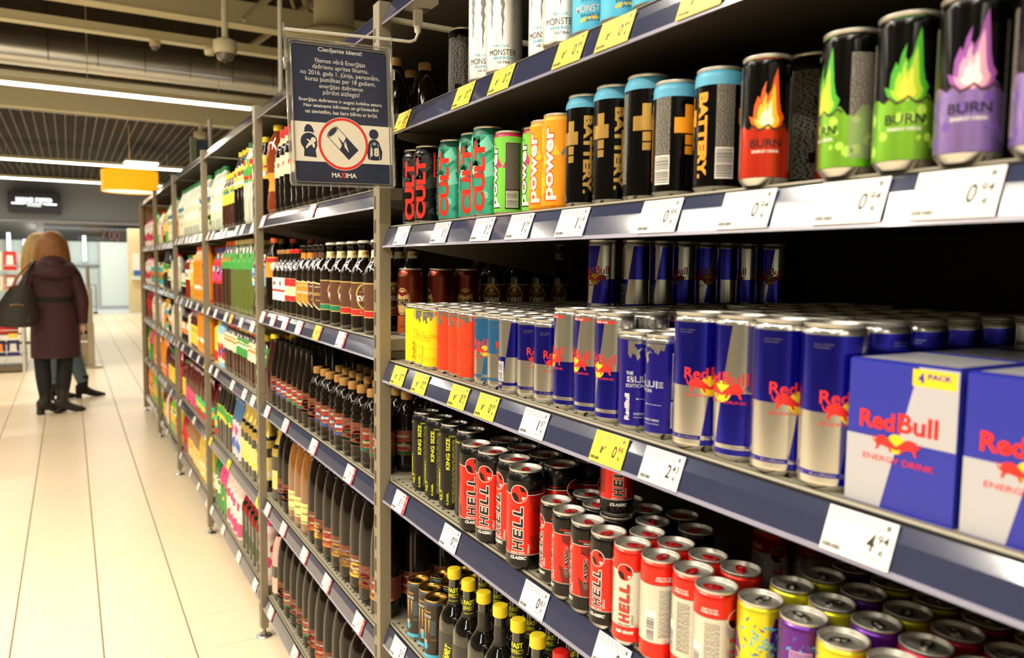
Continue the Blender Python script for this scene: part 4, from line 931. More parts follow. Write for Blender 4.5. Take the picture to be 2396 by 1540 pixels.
sp += [('yellowpurple250', .598, -.668, -12, 'slim yellow can with blue and purple splashes'), ('purple250', .5445, -.675, 0, 'slim purple can with pale panel'), ('yellowpurple250', .490, -.668, -50, 'slim yellow can with blue and purple splashes'), ('crimson250', .436, -.672, 0, 'slim crimson can'), ('crimson250', .382, -.672, 0, 'slim crimson can'), ('crimson250', .328, -.672, 0, 'slim crimson can')]
rowcans(sp, E2, 'front row', 'cans in the front row of the red and black shelf')
backcans([('redblack500', 1.301, -.662), ('redblack500', 1.234, -.662), ('redblack500', 1.166, -.668)], E2, 3, .066, 'large black and red can', 'large cans behind the front row')
rowcans([('redblack500', 1.0985, -.7235, -75, 'nearer large black and red can with pale panel'), ('redblack500', 1.101, -.790, -75, 'further large black and red can with pale panel')], E2, 'behind the front row', 'large cans beside the slim ones')
for n, (x, y) in enumerate(((1.022, -.790), (1.021, -.729), (.967, -.768), (.967, -.710), (.914, -.764), (.866, -.792), (.864, -.733), (.808, -.765))):
    place_can('redblack250', x, y, E2, random.uniform(0, 360), 'black and red can lid with red tab behind the front row, %s from left' % ORD[n], 'lids behind the slim black and red cans')
for n, (x, y) in enumerate(((.830, -.695), (.7775, -.7015), (.7245, -.709), (.672, -.7135))):
    place_can('redwhite250', x, y, E2, random.uniform(0, 360), 'red and white can lid with red tab behind the front row, %s from left' % ORD[n], 'lids behind the slim red and white cans')
place_can('redblack250', .914, -.705, E2, 30, 'slim black and red can under the one stacked on top', 'the pair of stacked black and red cans')
place_can('redblack250', .914, -.705, E2 + .1352, face(.914, -.705) + 12, 'slim black and red can standing on top of another can', 'the pair of stacked black and red cans')
for i, x in enumerate((.606, .551, .496, .441, .386, .331)):
    for r in range(1, 6):
        k = 'yellowpurple250' if i < 3 and (i + r) % 3 else ('purple250' if i < 3 else 'crimson250')
        place_can(k, x + .0015 * r, -.674 - .0565 * r, E2, random.uniform(0, 360), 'slim %s can lid at the lower right, %s row back, %s column from the left' % ({'y': 'yellow', 'p': 'purple', 'c': 'crimson'}[k[0]], ORD[r], ORD[i]), 'dark lids at the lower right')
for i, (x, y, d) in enumerate(((.762, -.866, 34), (.720, -.905, -62), (.682, -.948, -62))):
    place_can('redwhite250', x, y, E2, face(x, y) + d, 'slim red and white can standing apart in the dark, %s from left' % ORD[i], 'red and white cans at the dark back')
# lowest visible shelf
E1 = .62
sp = [('espresso250', 1.607, -.676, 0, 'slim dark can with gold lid and claw marks'), ('espresso250', 1.553, -.681, 20, 'slim dark can with gold lid and claw marks'), ('espresso250', 1.499, -.672, 0, 'slim dark can with gold lid and claw marks'), ('espresso250', 1.450, -.693, 0, 'slim dark can with gold lid and claw marks')]
rowcans(sp, E1, 'beside the yellow-capped bottles', 'gold-lidded cans')
backcans([('espresso250', x, -.678) for x in (1.607, 1.553, 1.499)], E1, 2, .0545, 'slim dark gold-lidded can', 'gold-lidded cans behind')
tx = [(1.400 - .0655 * k, -.668, d) for k, d in enumerate((-14, 8, 150, 160, -14, 140))]
for i, (x, y, d) in enumerate(tx):
    place_bottle('tonic', x, y, E1, face(x, y) + d, 'black glass bottle with yellow cap, %s from the left of the yellow-capped row' % ORD[i], 'yellow-capped bottles', 'tonic_bottle')
place_bottle('tonicred', 1.400 - .0655 * 6, -.672, E1, 0, 'black bottle with red cap beside the last yellow-capped bottle', 'red-capped bottles', 'tonic_bottle')
for n, x in enumerate((1.398, 1.332, 1.267, 1.201, 1.136, 1.070)):
    for r in (1, 2): place_bottle('tonic', x, -.668 - .066 * r, E1, face(x, -.68) + 5, 'black glass bottle with yellow cap, %s row behind, %s from the left' % (ORD[r - 1], ORD[n]), 'yellow-capped bottles behind', 'tonic_bottle')
# ------------------------------------------------------------------ the kvass bay
def rows(b, i, items, rws, dy, place, group, y0=-.675):
    z = SHELVES[b][i]; cnt = {}; seen = {}
    for it in items: cnt[it[3]] = cnt.get(it[3], 0) + 1
    for (key, x, dev, desc) in items:
        n = seen.get(desc, 0); seen[desc] = n + 1
        w = desc + ', ' + ((ORD[n] + ' from left, ') if cnt[desc] > 1 else '') + place
        place_bottle(key, x, y0 + random.uniform(-.003, .003), z, face(x, y0) + dev, w, group)
        r = BOT[key][4]
        nr = rws if x > 2.0 or b != 1 else rws
        for k in range(1, nr): place_bottle(key, x + random.uniform(-.002, .002), y0 - dy * k, z, face(x, y0) + dev + random.uniform(-30, 30), '%s, second row, %s%s' % (desc, (ORD[n] + ' from left, ') if cnt[desc] > 1 else '', place) if k == 1 else '%s, %s row, %s%s' % (desc, ORD[k], (ORD[n] + ' from left, ') if cnt[desc] > 1 else '', place), group + ', rows behind')
G1 = 'glass kvass bottles'
it = [('tallorange', 2.985, 0, 'dark plastic bottle with orange cap and label')] + [('whiteglass', x, d, 'dark bottle with white-red label') for x, d in ((2.905, -20), (2.837, 0), (2.769, 10))] + [('redglass', x, 10, 'dark bottle with red-cream label') for x in (2.700, 2.632)]
it += [('orglass', x, -22, 'dark glass bottle with orange shield label') for x in (2.562, 2.494)] + [('brglass', x, -22, 'dark glass bottle with brown shield label') for x in (2.420, 2.352)]
it += [('kvgreen', x, 20, 'dark kvass bottle with green-striped label') for x in (2.262, 2.170)] + [('kvred', x, d, 'dark kvass bottle with red-striped label') for x, d in ((2.075, 24), (1.976, 4))]
rows(1, 3, it, 3, .068, 'middle kvass shelf', G1)
# right end of that shelf, seen past the post: bottles in front, brown cans and bottles in the dark behind
place_bottle('kvred', 1.880, -.676, SHELVES[1][3], face(1.88, -.676) + 35, 'dark glass kvass bottle half hidden by the post with slots', G1)
for x, y, d, nm in ((1.820, -.742, -40, 'brown kvass can with oval label, just right of the post'), (1.800, -.815, -75, 'brown kvass can turned sideways in the dark'), (1.795, -.885, -4, 'brown kvass can with oval label further in the dark')):
    place_can('kvass500', x, y, SHELVES[1][3], face(x, y) + d, nm, 'brown kvass cans in the dark', name='kvass_can')
for k in range(8):
    place_bottle('kvred', 1.868 if k % 2 else 1.795, -.962 - .0685 * (k // 2), SHELVES[1][3], face(1.8, -1.) - 5, 'dark kvass bottle in the dark behind the brown cans, %s %s' % (ORD[k // 2], 'on the left' if k % 2 else 'on the right'), 'kvass bottles in the dark')
rows(1, 4, [('amberwaist', 2.985, 10, 'amber plastic bottle with yellow cap and orange label')] + [('creamkvass', 2.895 - .0765 * k, 10 + 5 * (k % 3), 'dark ribbed bottle with cream and red label') for k in range(12)] + [('torpplain', 1.968, 0, 'plain dark bottle with gold cap'), ('torpplain', 1.880, 0, 'plain dark bottle with gold cap'), ('torpplain', 1.793, 0, 'plain dark bottle with gold cap')], 2, .078, 'high kvass shelf', 'ribbed kvass bottles', -.690)
it = [('teadark', 2.995, 0, 'dark red bottle with yellow cap')] + [('slimblue', x, -30, 'slender dark bottle with blue label') for x in (2.925, 2.852, 2.780)] + [('slimgreen', x, -34, 'slender dark bottle with green label') for x in (2.708, 2.636, 2.564, 2.492)]
it += [('smallblue', x, -22, 'small gold-capped bottle with blue label') for x in (2.415, 2.345, 2.276, 2.208, 2.140)] + [('smallgreen', x, -20, 'small gold-capped bottle with green label') for x in (2.065, 1.992)]
rows(1, 2, it, 3, .069, 'third kvass shelf', 'small kvass bottles')
rows(1, 2, [('smallgreen', 1.918, -16, 'small gold-capped bottle beside the post'), ('smallgreen', 1.847, -10, 'small gold-capped bottle behind the post')], 8, .069, 'third kvass shelf', 'small kvass bottles by the post')
it = [('goldfoil', 2.985, 0, 'black bottle with gold foil neck'), ('torpblue', 2.895, -40, 'large dark bottle with blue banded label'), ('torpblue', 2.808, -40, 'large dark bottle with blue banded label'), ('torpamber', 2.722, -40, 'large amber bottle with straw yellow label'), ('torpamber', 2.636, -40, 'large amber bottle with straw yellow label'), ('torpamber', 2.550, -30, 'large amber bottle with straw yellow label')]
it += [('torpred', 2.462, -42, 'large dark bottle with orange-red label'), ('torpyellow', 2.376, -60, 'large dark bottle with yellow banded label'), ('torpred', 2.290, -42, 'large dark bottle with orange-red label')] + [('torpyellow', x, -38, 'large dark bottle with yellow banded label') for x in (2.204, 2.118, 2.032)] + [('torpred', 1.946, -36, 'large dark bottle with orange-red label'), ('torpred', 1.858, -30, 'large dark bottle with orange-red label')]
rows(1, 1, it, 2, .086, 'second kvass shelf', 'large kvass bottles', -.690)
for k in range(2, 6):
    for x in (1.858, 1.944): place_bottle('torpred', x, -.690 - .086 * k, SHELVES[1][1], face(x, -.9) + 20, 'large dark bottle seen past the post, %s row, %s, second kvass shelf' % (ORD[k], 'right' if x < 1.9 else 'left'), 'large kvass bottles deep in the dark')
it = [('pinkpack', 2.985, 0, 'dark bottle in pink wrapping')] + [('torpgreen', 2.895 - .086 * k, -42, 'large dark bottle with green banded label') for k in range(5)] + [('torpred', 2.465, -42, 'large dark bottle with red label'), ('torpred', 2.379, -42, 'large dark bottle with red label'), ('torpgreen', 2.293, -42, 'large dark bottle with green banded label'), ('torpgreen', 2.207, -42, 'large dark bottle with green banded label')] + [('waistdark', 2.121 - .087 * k, 0, 'large dark bottle with narrow waist') for k in range(4)]
rows(1, 0, it, 2, .086, 'bottom kvass shelf', 'large bottles at the bottom', -.690)

# ------------------------------------------------------------------ the further bays: simpler bottles, each with the colours of its place
def M_(n, c, **k): return mat('drink_' + n, c, .14, coat=1., **k)
DRK = COLA; CLR = M_('clear', (196, 206, 190)); GRN = M_('green', (96, 112, 44)); TEA = M_('tea', (64, 34, 20)); ORJ = M_('orange', (250, 150, 20)); REDJ = M_('red', (160, 26, 30)); CRIM = M_('dark_red', (84, 14, 16)); YELJ = M_('yellow', (214, 180, 50)); EMR = M_('emerald', (20, 110, 50)); LIME = M_('lime', (130, 200, 70)); PRP = M_('purple', (120, 30, 70)); PNK = M_('pale_pink', (238, 200, 190)); ABLK = M_('black', (24, 22, 20))
IW, IG, IY, IR, IO, IB, IP, IC = WHITE, ink('f_green', (70, 160, 70)), ink('f_yellow', (244, 214, 70)), ink('f_red', (212, 40, 40)), ink('f_orange', (246, 140, 50)), ink('f_blue', (60, 110, 190)), ink('f_pink', (230, 70, 130)), ink('f_cream', (240, 230, 200))
def blobs(cols, seed, n=9):
    def art(mb, R, N, rad):
        Rn = random.Random(seed); H0 = art.z0; H1 = art.z1
        for i in range(n):
            x = Rn.uniform(-PI * R * 1000, PI * R * 1000); y = Rn.uniform(H0 + .2 * (H1 - H0), H1 - .2 * (H1 - H0)); s = Rn.uniform(.12, .2) * (H1 - H0)
            wrap(mb, ring(x, y, 0, s, 7, ex=Rn.uniform(.8, 1.6)), Rn.choice(cols), R, N, 1 + .4 * (i % 3))
    return art
def fb(key, kind, h, r, body, labs, cap, foilm=None):
    L2 = []
    for n, (f0, f1, m, cols) in enumerate(labs):
        a = None
        if cols: a = blobs(cols, hash(key) % 97 if False else len(key) * 7 + n); a.z0 = f0 * h * 1000; a.z1 = f1 * h * 1000
        L2.append((f0, f1, m, a))
    bottle(key, kind, h, r, body, L2, cap, N=16, merge=True, foilm=foilm)
fb('water', 'pet', .31, .042, CLR, [(.18, .74, IC, (IG, IW, IW))], CAPGR)
fb('waterlime', 'pet', .31, .042, CLR, [(.48, .74, IW, (IB, IG)), (.05, .40, IC, (IG, IW))], CAPGR)
fb('lemonshort', 'small', .26, .037, TEA, [(.42, .74, IY, (IG, IB, IO))], CAPY)
fb('lemontall', 'pet', .33, .040, DRK, [(.50, .78, IY, (IR, IG, IW))], CAPY)
fb('lemongreen', 'pet', .34, .041, CLR, [(.50, .80, IG, (IR, IY, IW))], CAPGR)
fb('berrytall', 'pet', .30, .036, CRIM, [(.40, .80, IR, (IB, IW, IP))], mat('blue_cap', (40, 50, 120), .4))
fb('teaorange', 'pet', .33, .040, TEA, [(.60, .82, IG, (IO, IO, IY))], CAPO)
fb('teagreen', 'pet', .33, .040, GRN, [(.60, .82, IG, (IY, IO, IC))], mat('cream_cap', (226, 210, 150), .4))
fb('teablue', 'waist', .28, .040, TEA, [(.48, .74, ink('pale_blue', (150, 206, 236)), (IC, IB))], TEA)
fb('juiceblue', 'box', .24, .036, ink('pale_blue', (150, 206, 236)), [(.1, .7, IC, (IB, IR))], mat('blue_cap', (40, 50, 120), .4))
fb('smallteaorange', 'small', .24, .032, TEA, [(.46, .78, IC, (IO, IG, IY))], CAPO)
fb('smallteayellow', 'small', .24, .032, TEA, [(.46, .78, IG, (IW, IY, IO))], CAPY)
fb('yellowcarton', 'box', .22, .034, IY, [(.05, .3, IR, None)], CAPY)
fb('blackgreen', 'slim', .30, .040, ABLK, [(.06, .70, ABLK, (IG, IY, IG, IY))], ABLK)
fb('bluepink', 'slim', .29, .038, M_('haze_blue', (70, 110, 150)), [(.05, .62, ink('pale_lilac', (222, 206, 220)), (IP, IW, IB))], M_('haze_blue', (70, 110, 150)))
fb('goldneck', 'glass', .31, .040, GLS, [(.16, .46, ink('label_pale', (232, 212, 130)), (IY, IC))], None, mat('gold_foil', (212, 182, 92), .34, .6))
fb('greenshine', 'pet', .31, .042, EMR, [(.30, .55, IC, (IG,))], CAPGR)
fb('flower', 'pet', .30, .042, EMR, [(.55, .9, IP, (IW, IP)), (.1, .5, IG, (IR, IY))], IP)
fb('pinkfloral', 'torpedo', .30, .045, PNK, [(.05, .70, ink('blush', (246, 222, 214)), (IP, IW, ink('rose', (236, 150, 150))))], ink('beige', (206, 160, 140)))
fb('wine', 'glass', .30, .039, mat('dark_wine_glass', (20, 28, 18), .08, coat=1.), [(.16, .34, ink('wine_label', (60, 70, 44)), (GLDL,))], None, mat('wine_foil', (150, 24, 28), .35, .4))
fb('fantaorange', 'pet', .32, .042, ORJ, [(.18, .46, IO, (IB, IW, IO))], CAPO)
fb('redtall', 'box', .27, .036, REDJ, [(.3, .8, ink('dkred', (140, 20, 30)), (IW,))], CAPGR)
fb('yellowtall', 'box', .27, .034, YELJ, [(.3, .8, IY, (IC,))], CAPY)
fb('blackorange', 'small', .22, .038, DRK, [(.25, .6, IO, (IC, IW))], DRK)
fb('creamtall', 'box', .22, .034, IC, [(.3, .7, IW, None)], CAPR)
fb('greenred', 'small', .26, .038, CRIM, [(.10, .55, IY, (IG, IR, IY))], CAPGR)
fb('winepink', 'torpedo', .28, .038, CRIM, [(.08, .40, IP, (IY, IY, IP))], CRIM)
fb('winegreen', 'torpedo', .28, .038, CRIM, [(.18, .42, ink('mint', (60, 210, 130)), (IY,)), (.04, .16, IR, None)], CRIM)
fb('redbottom', 'pet', .30, .040, REDJ, [(.3, .6, IR, None)], CAPR)
fb('amberlabel', 'torpedo', .30, .040, M_('amber2', (150, 100, 50)), [(.12, .50, ink('apricot', (250, 214, 140)), (IY, IO))], CAPG)
fb('yelloworange', 'torpedo', .30, .040, YELJ, [(.1, .4, ink('straw2', (236, 216, 130)), (IW,))], CAPY)
fb('limebottle', 'pet', .28, .040, LIME, [(.3, .7, IY, (IG, IW))], CAPGR)
fb('cyanbox', 'box', .20, .038, IC, [(.1, .8, ink('turq', (60, 190, 200)), (IG, IO))], IC)
fb('darkstub', 'small', .22, .036, DRK, [(.3, .7, IC, (IG, IR))], CAPGR)
fb('milky', 'pet', .26, .042, M_('milk', (232, 228, 214)), [(.3, .6, IC, (IG, IW))], CAPR)
fb('sauce', 'slim', .24, .038, YELJ, [(.2, .6, IO, (IY, IR))], CAPY)
fb('pinkwhite', 'box', .24, .042, ink('pinkpaper', (246, 210, 206)), [(.1, .7, IW, (IP, IR))], IP)
DESC = {'water': 'clear water bottle with white label', 'waterlime': 'clear water bottle with pale green label', 'lemonshort': 'short tea bottle with yellow label', 'lemontall': 'tall dark bottle with yellow label', 'lemongreen': 'tall bottle with green and yellow label', 'berrytall': 'dark red bottle with red-blue label', 'teaorange': 'brown tea bottle with orange fruit label', 'teagreen': 'green tea bottle with orange fruit label', 'teablue': 'dark waisted bottle with pale blue label', 'juiceblue': 'pale blue and pink bottle', 'smallteaorange': 'small dark tea bottle with orange cap', 'smallteayellow': 'small dark tea bottle with yellow cap', 'yellowcarton': 'yellow and red container', 'blackgreen': 'black bottle with green and yellow specks', 'bluepink': 'blue bottle with lilac label', 'goldneck': 'black bottle with gold foil neck', 'greenshine': 'shiny green bottle', 'flower': 'green bottle with pink flowers', 'pinkfloral': 'pale pink floral bottle', 'wine': 'dark green bottle with red foil neck', 'fantaorange': 'orange drink bottle', 'redtall': 'tall red bottle', 'yellowtall': 'tall yellow bottle', 'blackorange': 'black bottle with orange label', 'creamtall': 'cream container', 'greenred': 'dark red bottle with green-yellow label', 'winepink': 'dark red bottle with pink-yellow label', 'winegreen': 'dark red bottle with mint green label', 'redbottom': 'red drink bottle', 'amberlabel': 'amber bottle with apricot label', 'yelloworange': 'yellow bottle with straw label', 'limebottle': 'lime green bottle', 'cyanbox': 'turquoise and cream pack', 'darkstub': 'short dark bottle with cream label', 'milky': 'milky white bottle', 'sauce': 'yellow sauce bottle', 'pinkwhite': 'pink and white pack'}
def fill(b, i, segs, rws=2, y0=-.690):
    x0, x1 = BX[b]; x = x1 - .035; items = []
    for key, n in segs:
        r = BOT[key][4]
        for _ in range(n):
            if x - 2 * r < x0 + .03: break
            x -= r + .0012; items.append((key, x, random.uniform(-20, 20), DESC[key])); x -= r + .0012
    rows(b, i, items, rws, .0945, '%s shelf, %s' % (short_lev(b, i), BAYN[b].replace('the ', '')), 'bottles on the %s shelf of %s' % (short_lev(b, i), BAYN[b]), y0)
fill(2, 4, [('water', 4), ('lemonshort', 4), ('lemontall', 3), ('lemongreen', 2), ('lemontall', 3)])
fill(2, 3, [('berrytall', 4), ('teaorange', 3), ('teagreen', 6), ('teablue', 3)])
fill(2, 2, [('yellowcarton', 2), ('juiceblue', 2), ('smallteaorange', 5), ('smallteayellow', 4), ('smallteaorange', 3), ('smallteayellow', 5)])
fill(2, 1, [('winegreen', 1), ('blackgreen', 5), ('bluepink', 3), ('goldneck', 6)])
fill(2, 0, [('greenshine', 2), ('flower', 2), ('pinkfloral', 4), ('wine', 5), ('pinkwhite', 2)])
fill(3, 4, [('waterlime', 3), ('water', 8), ('waterlime', 3)])
fill(3, 3, [('darkstub', 3), ('redtall', 3), ('yellowtall', 3), ('fantaorange', 5)])
fill(3, 2, [('blackorange', 4), ('creamtall', 2), ('greenred', 4), ('fantaorange', 4)])
fill(3, 1, [('greenred', 2), ('winepink', 6), ('winegreen', 7)])
fill(3, 0, [('redbottom', 3), ('amberlabel', 6), ('yelloworange', 5)])
fill(4, 4, [('milky', 2), ('sauce', 2), ('darkstub', 2), ('limebottle', 3), ('waterlime', 4), ('sauce', 2)], 1)
fill(4, 3, [('cyanbox', 3), ('blackgreen', 4), ('darkstub', 3), ('milky', 4)], 1)
fill(4, 2, [('creamtall', 3), ('sauce', 2), ('cyanbox', 2), ('blackorange', 3), ('milky', 4)], 1)
fill(4, 1, [('fantaorange', 3), ('winepink', 3), ('greenred', 5), ('redbottom', 3)], 1)
fill(4, 0, [('greenred', 3), ('milky', 2), ('redbottom', 2), ('limebottle', 3), ('sauce', 4)], 1)
fill(5, 4, [('pinkwhite', 9), ('limebottle', 3)], 1)
fill(5, 3, [('pinkwhite', 6), ('cyanbox', 6)], 1)
fill(5, 2, [('redbottom', 7), ('milky', 5)], 1)
fill(5, 1, [('limebottle', 3), ('flower', 4), ('fantaorange', 5)], 1)
fill(5, 0, [('fantaorange', 5), ('limebottle', 6)], 1)

# ------------------------------------------------------------------ hanging notice
PLX = mat('clear_plastic', (236, 232, 224), .08, trans=.8, ior=1.25); HNAVY = ink('notice_navy', (44, 48, 72), .3); HCREAM = ink('notice_cream', (240, 232, 214), .3); HTXT = ink('notice_letter', (232, 228, 218)); HRED = ink('notice_red', (232, 56, 44))
bl = Vector((1.6, -.392, 1.629)); ux = Vector((0, -.2235, .0065)).normalized(); uy = Vector((0, .012, .293)).normalized(); uy = (uy - ux * uy.dot(ux)).normalized(); nn = ux.cross(uy)
root = empty('hanging_notice', bl)
def loc(p, q, d=0): return ux * (p / 1000) + uy * (q / 1000) + nn * (d / 1000)
def rrect(x0, y0, x1, y1, r, n=5):
    o = []
    for cx, cy, a0 in ((x1 - r, y0 + r, -90), (x1 - r, y1 - r, 0), (x0 + r, y1 - r, 90), (x0 + r, y0 + r, 180)):
        for k in range(n + 1): a = math.radians(a0 + 90 * k / n); o.append((cx + r * math.cos(a), cy + r * math.sin(a)))
    return o
m = MB()
def framering(m, O, I, d0, d1, mt):
    n = len(O)
    for d, s in ((d1, 1), (d0, -1)):
        vs = [loc(*p, d) for p in O] + [loc(*p, d) for p in I]
        m.add(vs, [(i, (i + 1) % n, n + (i + 1) % n, n + i)[::s] for i in range(n)], mt)
    for P_, s in ((O, -1), (I, 1)):
        vs = [loc(*p, d0) for p in P_] + [loc(*p, d1) for p in P_]
        m.add(vs, [(i, (i + 1) % n, n + (i + 1) % n, n + i)[::s] for i in range(n)][::1], mt)
framering(m, rrect(0, 0, 224, 294, 9), rrect(3, 3, 221, 291, 7), 0, 5, PLX)
framering(m, rrect(10, 7, 214, 283, 8), rrect(12, 9, 212, 281, 7), 1, 5, PLX)
m.build('clear_frame', root)
m = MB(); O = rrect(3, 3, 221, 291, 7); vs = [loc(*p, .3) for p in O] + [loc(*p, 1.2) for p in O]; n = len(O)
m.add(vs, [tuple(range(n - 1, -1, -1)), tuple(range(n, 2 * n))] + [(i, (i + 1) % n, n + (i + 1) % n, n + i) for i in range(n)], PLX); m.build('clear_pocket', root)
m = MB(); O = rrect(10, 6, 214, 286, 8); vs = [loc(*p, 1.3) for p in O] + [loc(*p, 1.9) for p in O]; n = len(O)
m.add(vs, [tuple(range(n - 1, -1, -1)), tuple(range(n, 2 * n))] + [(i, (i + 1) % n, n + (i + 1) % n, n + i) for i in range(n)], HNAVY); m.build('printed_sheet', root)
m = MB(); T = lambda tr, mm, l=1: flat(m, tr, mm, loc(0, 0, 1.95), ux, uy, l)
T(rect(6, 50, 219, 129), HCREAM)
for s, v, w, h, b_ in (('Cienījamie klienti!', 273.5, 92, 11.5, .012), ('Ņemot vērā Enerģijas', 251.5, 105, 13, 0), ('dzērienu aprites likumu,', 239.0, 117, 12, 0), ('no 2016. gada 1. jūnija, personām,', 226.5, 166, 12, 0), ('kuras jaunākas par 18 gadiem,', 214.0, 147, 12, 0), ('enerģijas dzērienus', 201.5, 92, 12, 0), ('pārdot aizliegts!', 189.0, 77, 12, 0), ('Enerģijas dzērienos ir augsts kofeīna saturs.', 173.0, 176, 9.6, .012), ('Nav ieteicams bērniem un grūtniecēm', 161.5, 158, 9.2, .012), ('vai sievietēm, kas baro bērnu ar krūti.', 150.0, 154, 9.2, .012)):
    T(text(s, 112, v, w, h, 0, b_), HTXT, 1)
T(ring(113, 88, 0, 54, 40), HCREAM, 1.5); T(ring(113, 88, 47.5, 53, 40), HRED, 2.2); T(ring(113, 88, 0, 47.5, 36), HCREAM, 2)
# crossed can icon
a = math.radians(44); ca, sa = math.cos(a), math.sin(a); RR = lambda x, y: (113 + x * ca - y * sa, 88 + x * sa + y * ca)
T(poly([RR(-15, 33), RR(-15, -30), RR(15, -30), RR(15, 33)][::1]), HNAVY, 3); T(poly([RR(-13.6, 32), RR(-13.6, -2), RR(13.6, 6), RR(13.6, 32)]), HCREAM, 3.4)
T([[tuple(RR(p[0], p[1])) for p in t] for t in ring(0, 33, 0, 15, 24, ex=1.0) for p0 in [0]] and [[RR(p[0] , 33 + (p[1] - 33) * .42) for p in t] for t in ring(0, 33, 0, 15, 24)], HNAVY, 3.6)
T([[RR(p[0], 33 + (p[1] - 33) * .42) for p in t] for t in ring(0, 33, 12.4, 13.4, 24)], HCREAM, 3.8)
T(poly([RR(2, 20), RR(-6, -4), RR(-.5, -2), RR(-4, -20), RR(7, 4), RR(1, 2)]), HNAVY, 4); T(poly([RR(-4, -20), RR(7, 2), RR(1.5, 0), RR(-3, -6)]), HCREAM, 4.4)
# pregnant and youth icons
T(poly([(32, 108), (33, 117), (37, 123), (42, 124), (47, 121), (51, 114), (52, 107), (46, 109), (38, 109)]), HNAVY, 2)
T(ring(41, 90, 0, 17, 22), HNAVY, 2.6); T(poly([(30, 60), (56, 58), (54, 72), (58, 82), (56, 96), (48, 106), (36, 106), (26, 96), (27, 82), (31, 74)]), HNAVY, 2)
T(ring(50, 93, 0, 5.4, 12), HCREAM, 3.6); T(poly([(36, 95), (41, 93), (48, 90), (53, 84), (52, 77), (49, 78), (47, 84), (40, 80), (36, 75), (34, 78), (39, 86), (42, 89), (37, 92)]), HCREAM, 4.2)
T(ring(179, 112, 0, 10.5, 18), HNAVY, 2); T(poly([(165, 60), (163, 78), (168, 96), (174, 101), (184, 101), (190, 96), (197, 76), (195, 60), (188, 58), (172, 58)]), HNAVY, 2)
T(text('18', 180, 75, 17, 18, 0, .04), HCREAM, 3); T(rect(176, 90, 183, 91.5), HCREAM, 3); T(rect(176, 93, 183, 94.5), HCREAM, 3); T(poly([(169, 60), (170, 60), (173, 92), (172, 92)]), HCREAM, 3); T(poly([(190, 60), (191, 60), (188, 92), (187, 92)]), HCREAM, 3)
T(text('MA', 95.5, 24, 19, 9.6, 0, .03), HTXT, 2); T(text('X', 109.5, 24.5, 10, 12, 0, .03), HRED, 3); T(text('IMA', 127, 24, 24, 9.6, 0, .03), HTXT, 2)
m.build('printing', root)
for px_, dy in ((-4, 0), (221, 0)):
    m = MB(); 
    O = [(px_, 228), (px_ + 7, 228), (px_ + 7, 250), (px_, 250)]; vs = [loc(*p, -2) for p in O] + [loc(*p, 7) for p in O]
    m.add(vs, [(3, 2, 1, 0), (4, 5, 6, 7), (0, 1, 5, 4), (1, 2, 6, 5), (2, 3, 7, 6), (3, 0, 4, 7)], PLX)
    m.tube([loc(px_ + 3, 250, 2), loc(px_ + 3, 303, 2), loc(px_ + 3, 312, 5), loc(px_ + 3, 318, 0), loc(px_ + 3, 308, -5), loc(px_ + 3, 300, 2)], .0011, PLX, 6); m.build('hanger_clip', root)
tag(root, 'hanging notice in a clear frame with navy sheet about the age limit of 18', 'sign')
RODM = mat('white_rod_paint', (214, 208, 196), .35); m = MB()
m.tube([(1.6, -.668, 2.015), (1.6, -.668, 1.968), (1.6, -.662, 1.955), (1.6, -.650, 1.950), (1.6, -.60, 1.9475), (1.6, -.384, 1.935)], .0032, RODM, 10)
root = m.build('sign_rod'); m = MB(); m.prism([(1.592, -.676), (1.608, -.676), (1.608, -.660), (1.592, -.660)], 1.985, 2.03, RODM, 'z'); m.lathe([(.002, 1.968), (.007, 1.972), (.0085, 1.99)], 10, RODM, cx=1.6, cy=-.668)
m.box(1.54, 1.615, -.69, -.645, 2.018, 2.032, RODM); m.build('mounting_bracket', root)
tag(root, 'thin white metal rod bent under the top shelf, carrying the notice', 'rod')

# ------------------------------------------------------------------ floor and the hall
TILE = mat('cream_floor_tile', (252, 234, 200), .32, noise=.05, nscale=9, spec=.4); GROUT = mat('grout', (142, 128, 104), .8)
m = MB(); m.box(-9, 34, -8, 12, -.06, -.003, GROUT); fl = m.build('floor'); fl['kind'] = 'structure'
TX, TY = .30887, .306468; OX, OY = 3.36657, .234504
m = MB(); g = .0016; h = .003; q_ = .0030
m.add([(g, q_, -h), (TX - g, q_, -h), (TX - g, TY - q_, -h), (g, TY - q_, -h), (g, q_, -.0006), (TX - g, q_, -.0006), (TX - g, TY - q_, -.0006), (g, TY - q_, -.0006), (g + .001, q_ + .001, 0), (TX - g - .001, q_ + .001, 0), (TX - g - .001, TY - q_ - .001, 0), (g + .001, TY - q_ - .001, 0)],
      [(0, 1, 5, 4), (1, 2, 6, 5), (2, 3, 7, 6), (3, 0, 4, 7), (4, 5, 9, 8), (5, 6, 10, 9), (6, 7, 11, 10), (7, 4, 8, 11), (8, 9, 10, 11)], TILE); tme = m.mesh('tile')
cnt = 0; big = MB()
for i in range(-40, 80):
    for j in range(-26, 38):
        x = OX + i * TX; y = OY + j * TY
        if x > 24.6: continue
        near = 2.2 < x < 11.5 and -.95 < y < .10 + .085 * x and cnt < 295
        if near: meshobj('tile', tme, fl, (x, y, 0)); cnt += 1
        elif -.9 - (.4 if x < 2.3 else 0) < y < 4.5 or x > 8.3: big.add([(x + g, y + q_, 0), (x + TX - g, y + q_, 0), (x + TX - g, y + TY - q_, 0), (x + g, y + TY - q_, 0)], [(0, 1, 2, 3)], TILE)
o = big.build('tile_field', fl); o['kind'] = 'stuff'
m = MB(); m.quad((24.6, -8, .0), (34, -8, .0), (34, 12, .0), (24.6, 12, .0), mat('pale_entrance_floor', (214, 222, 222), .4)); o = m.build('entrance_mat', fl)
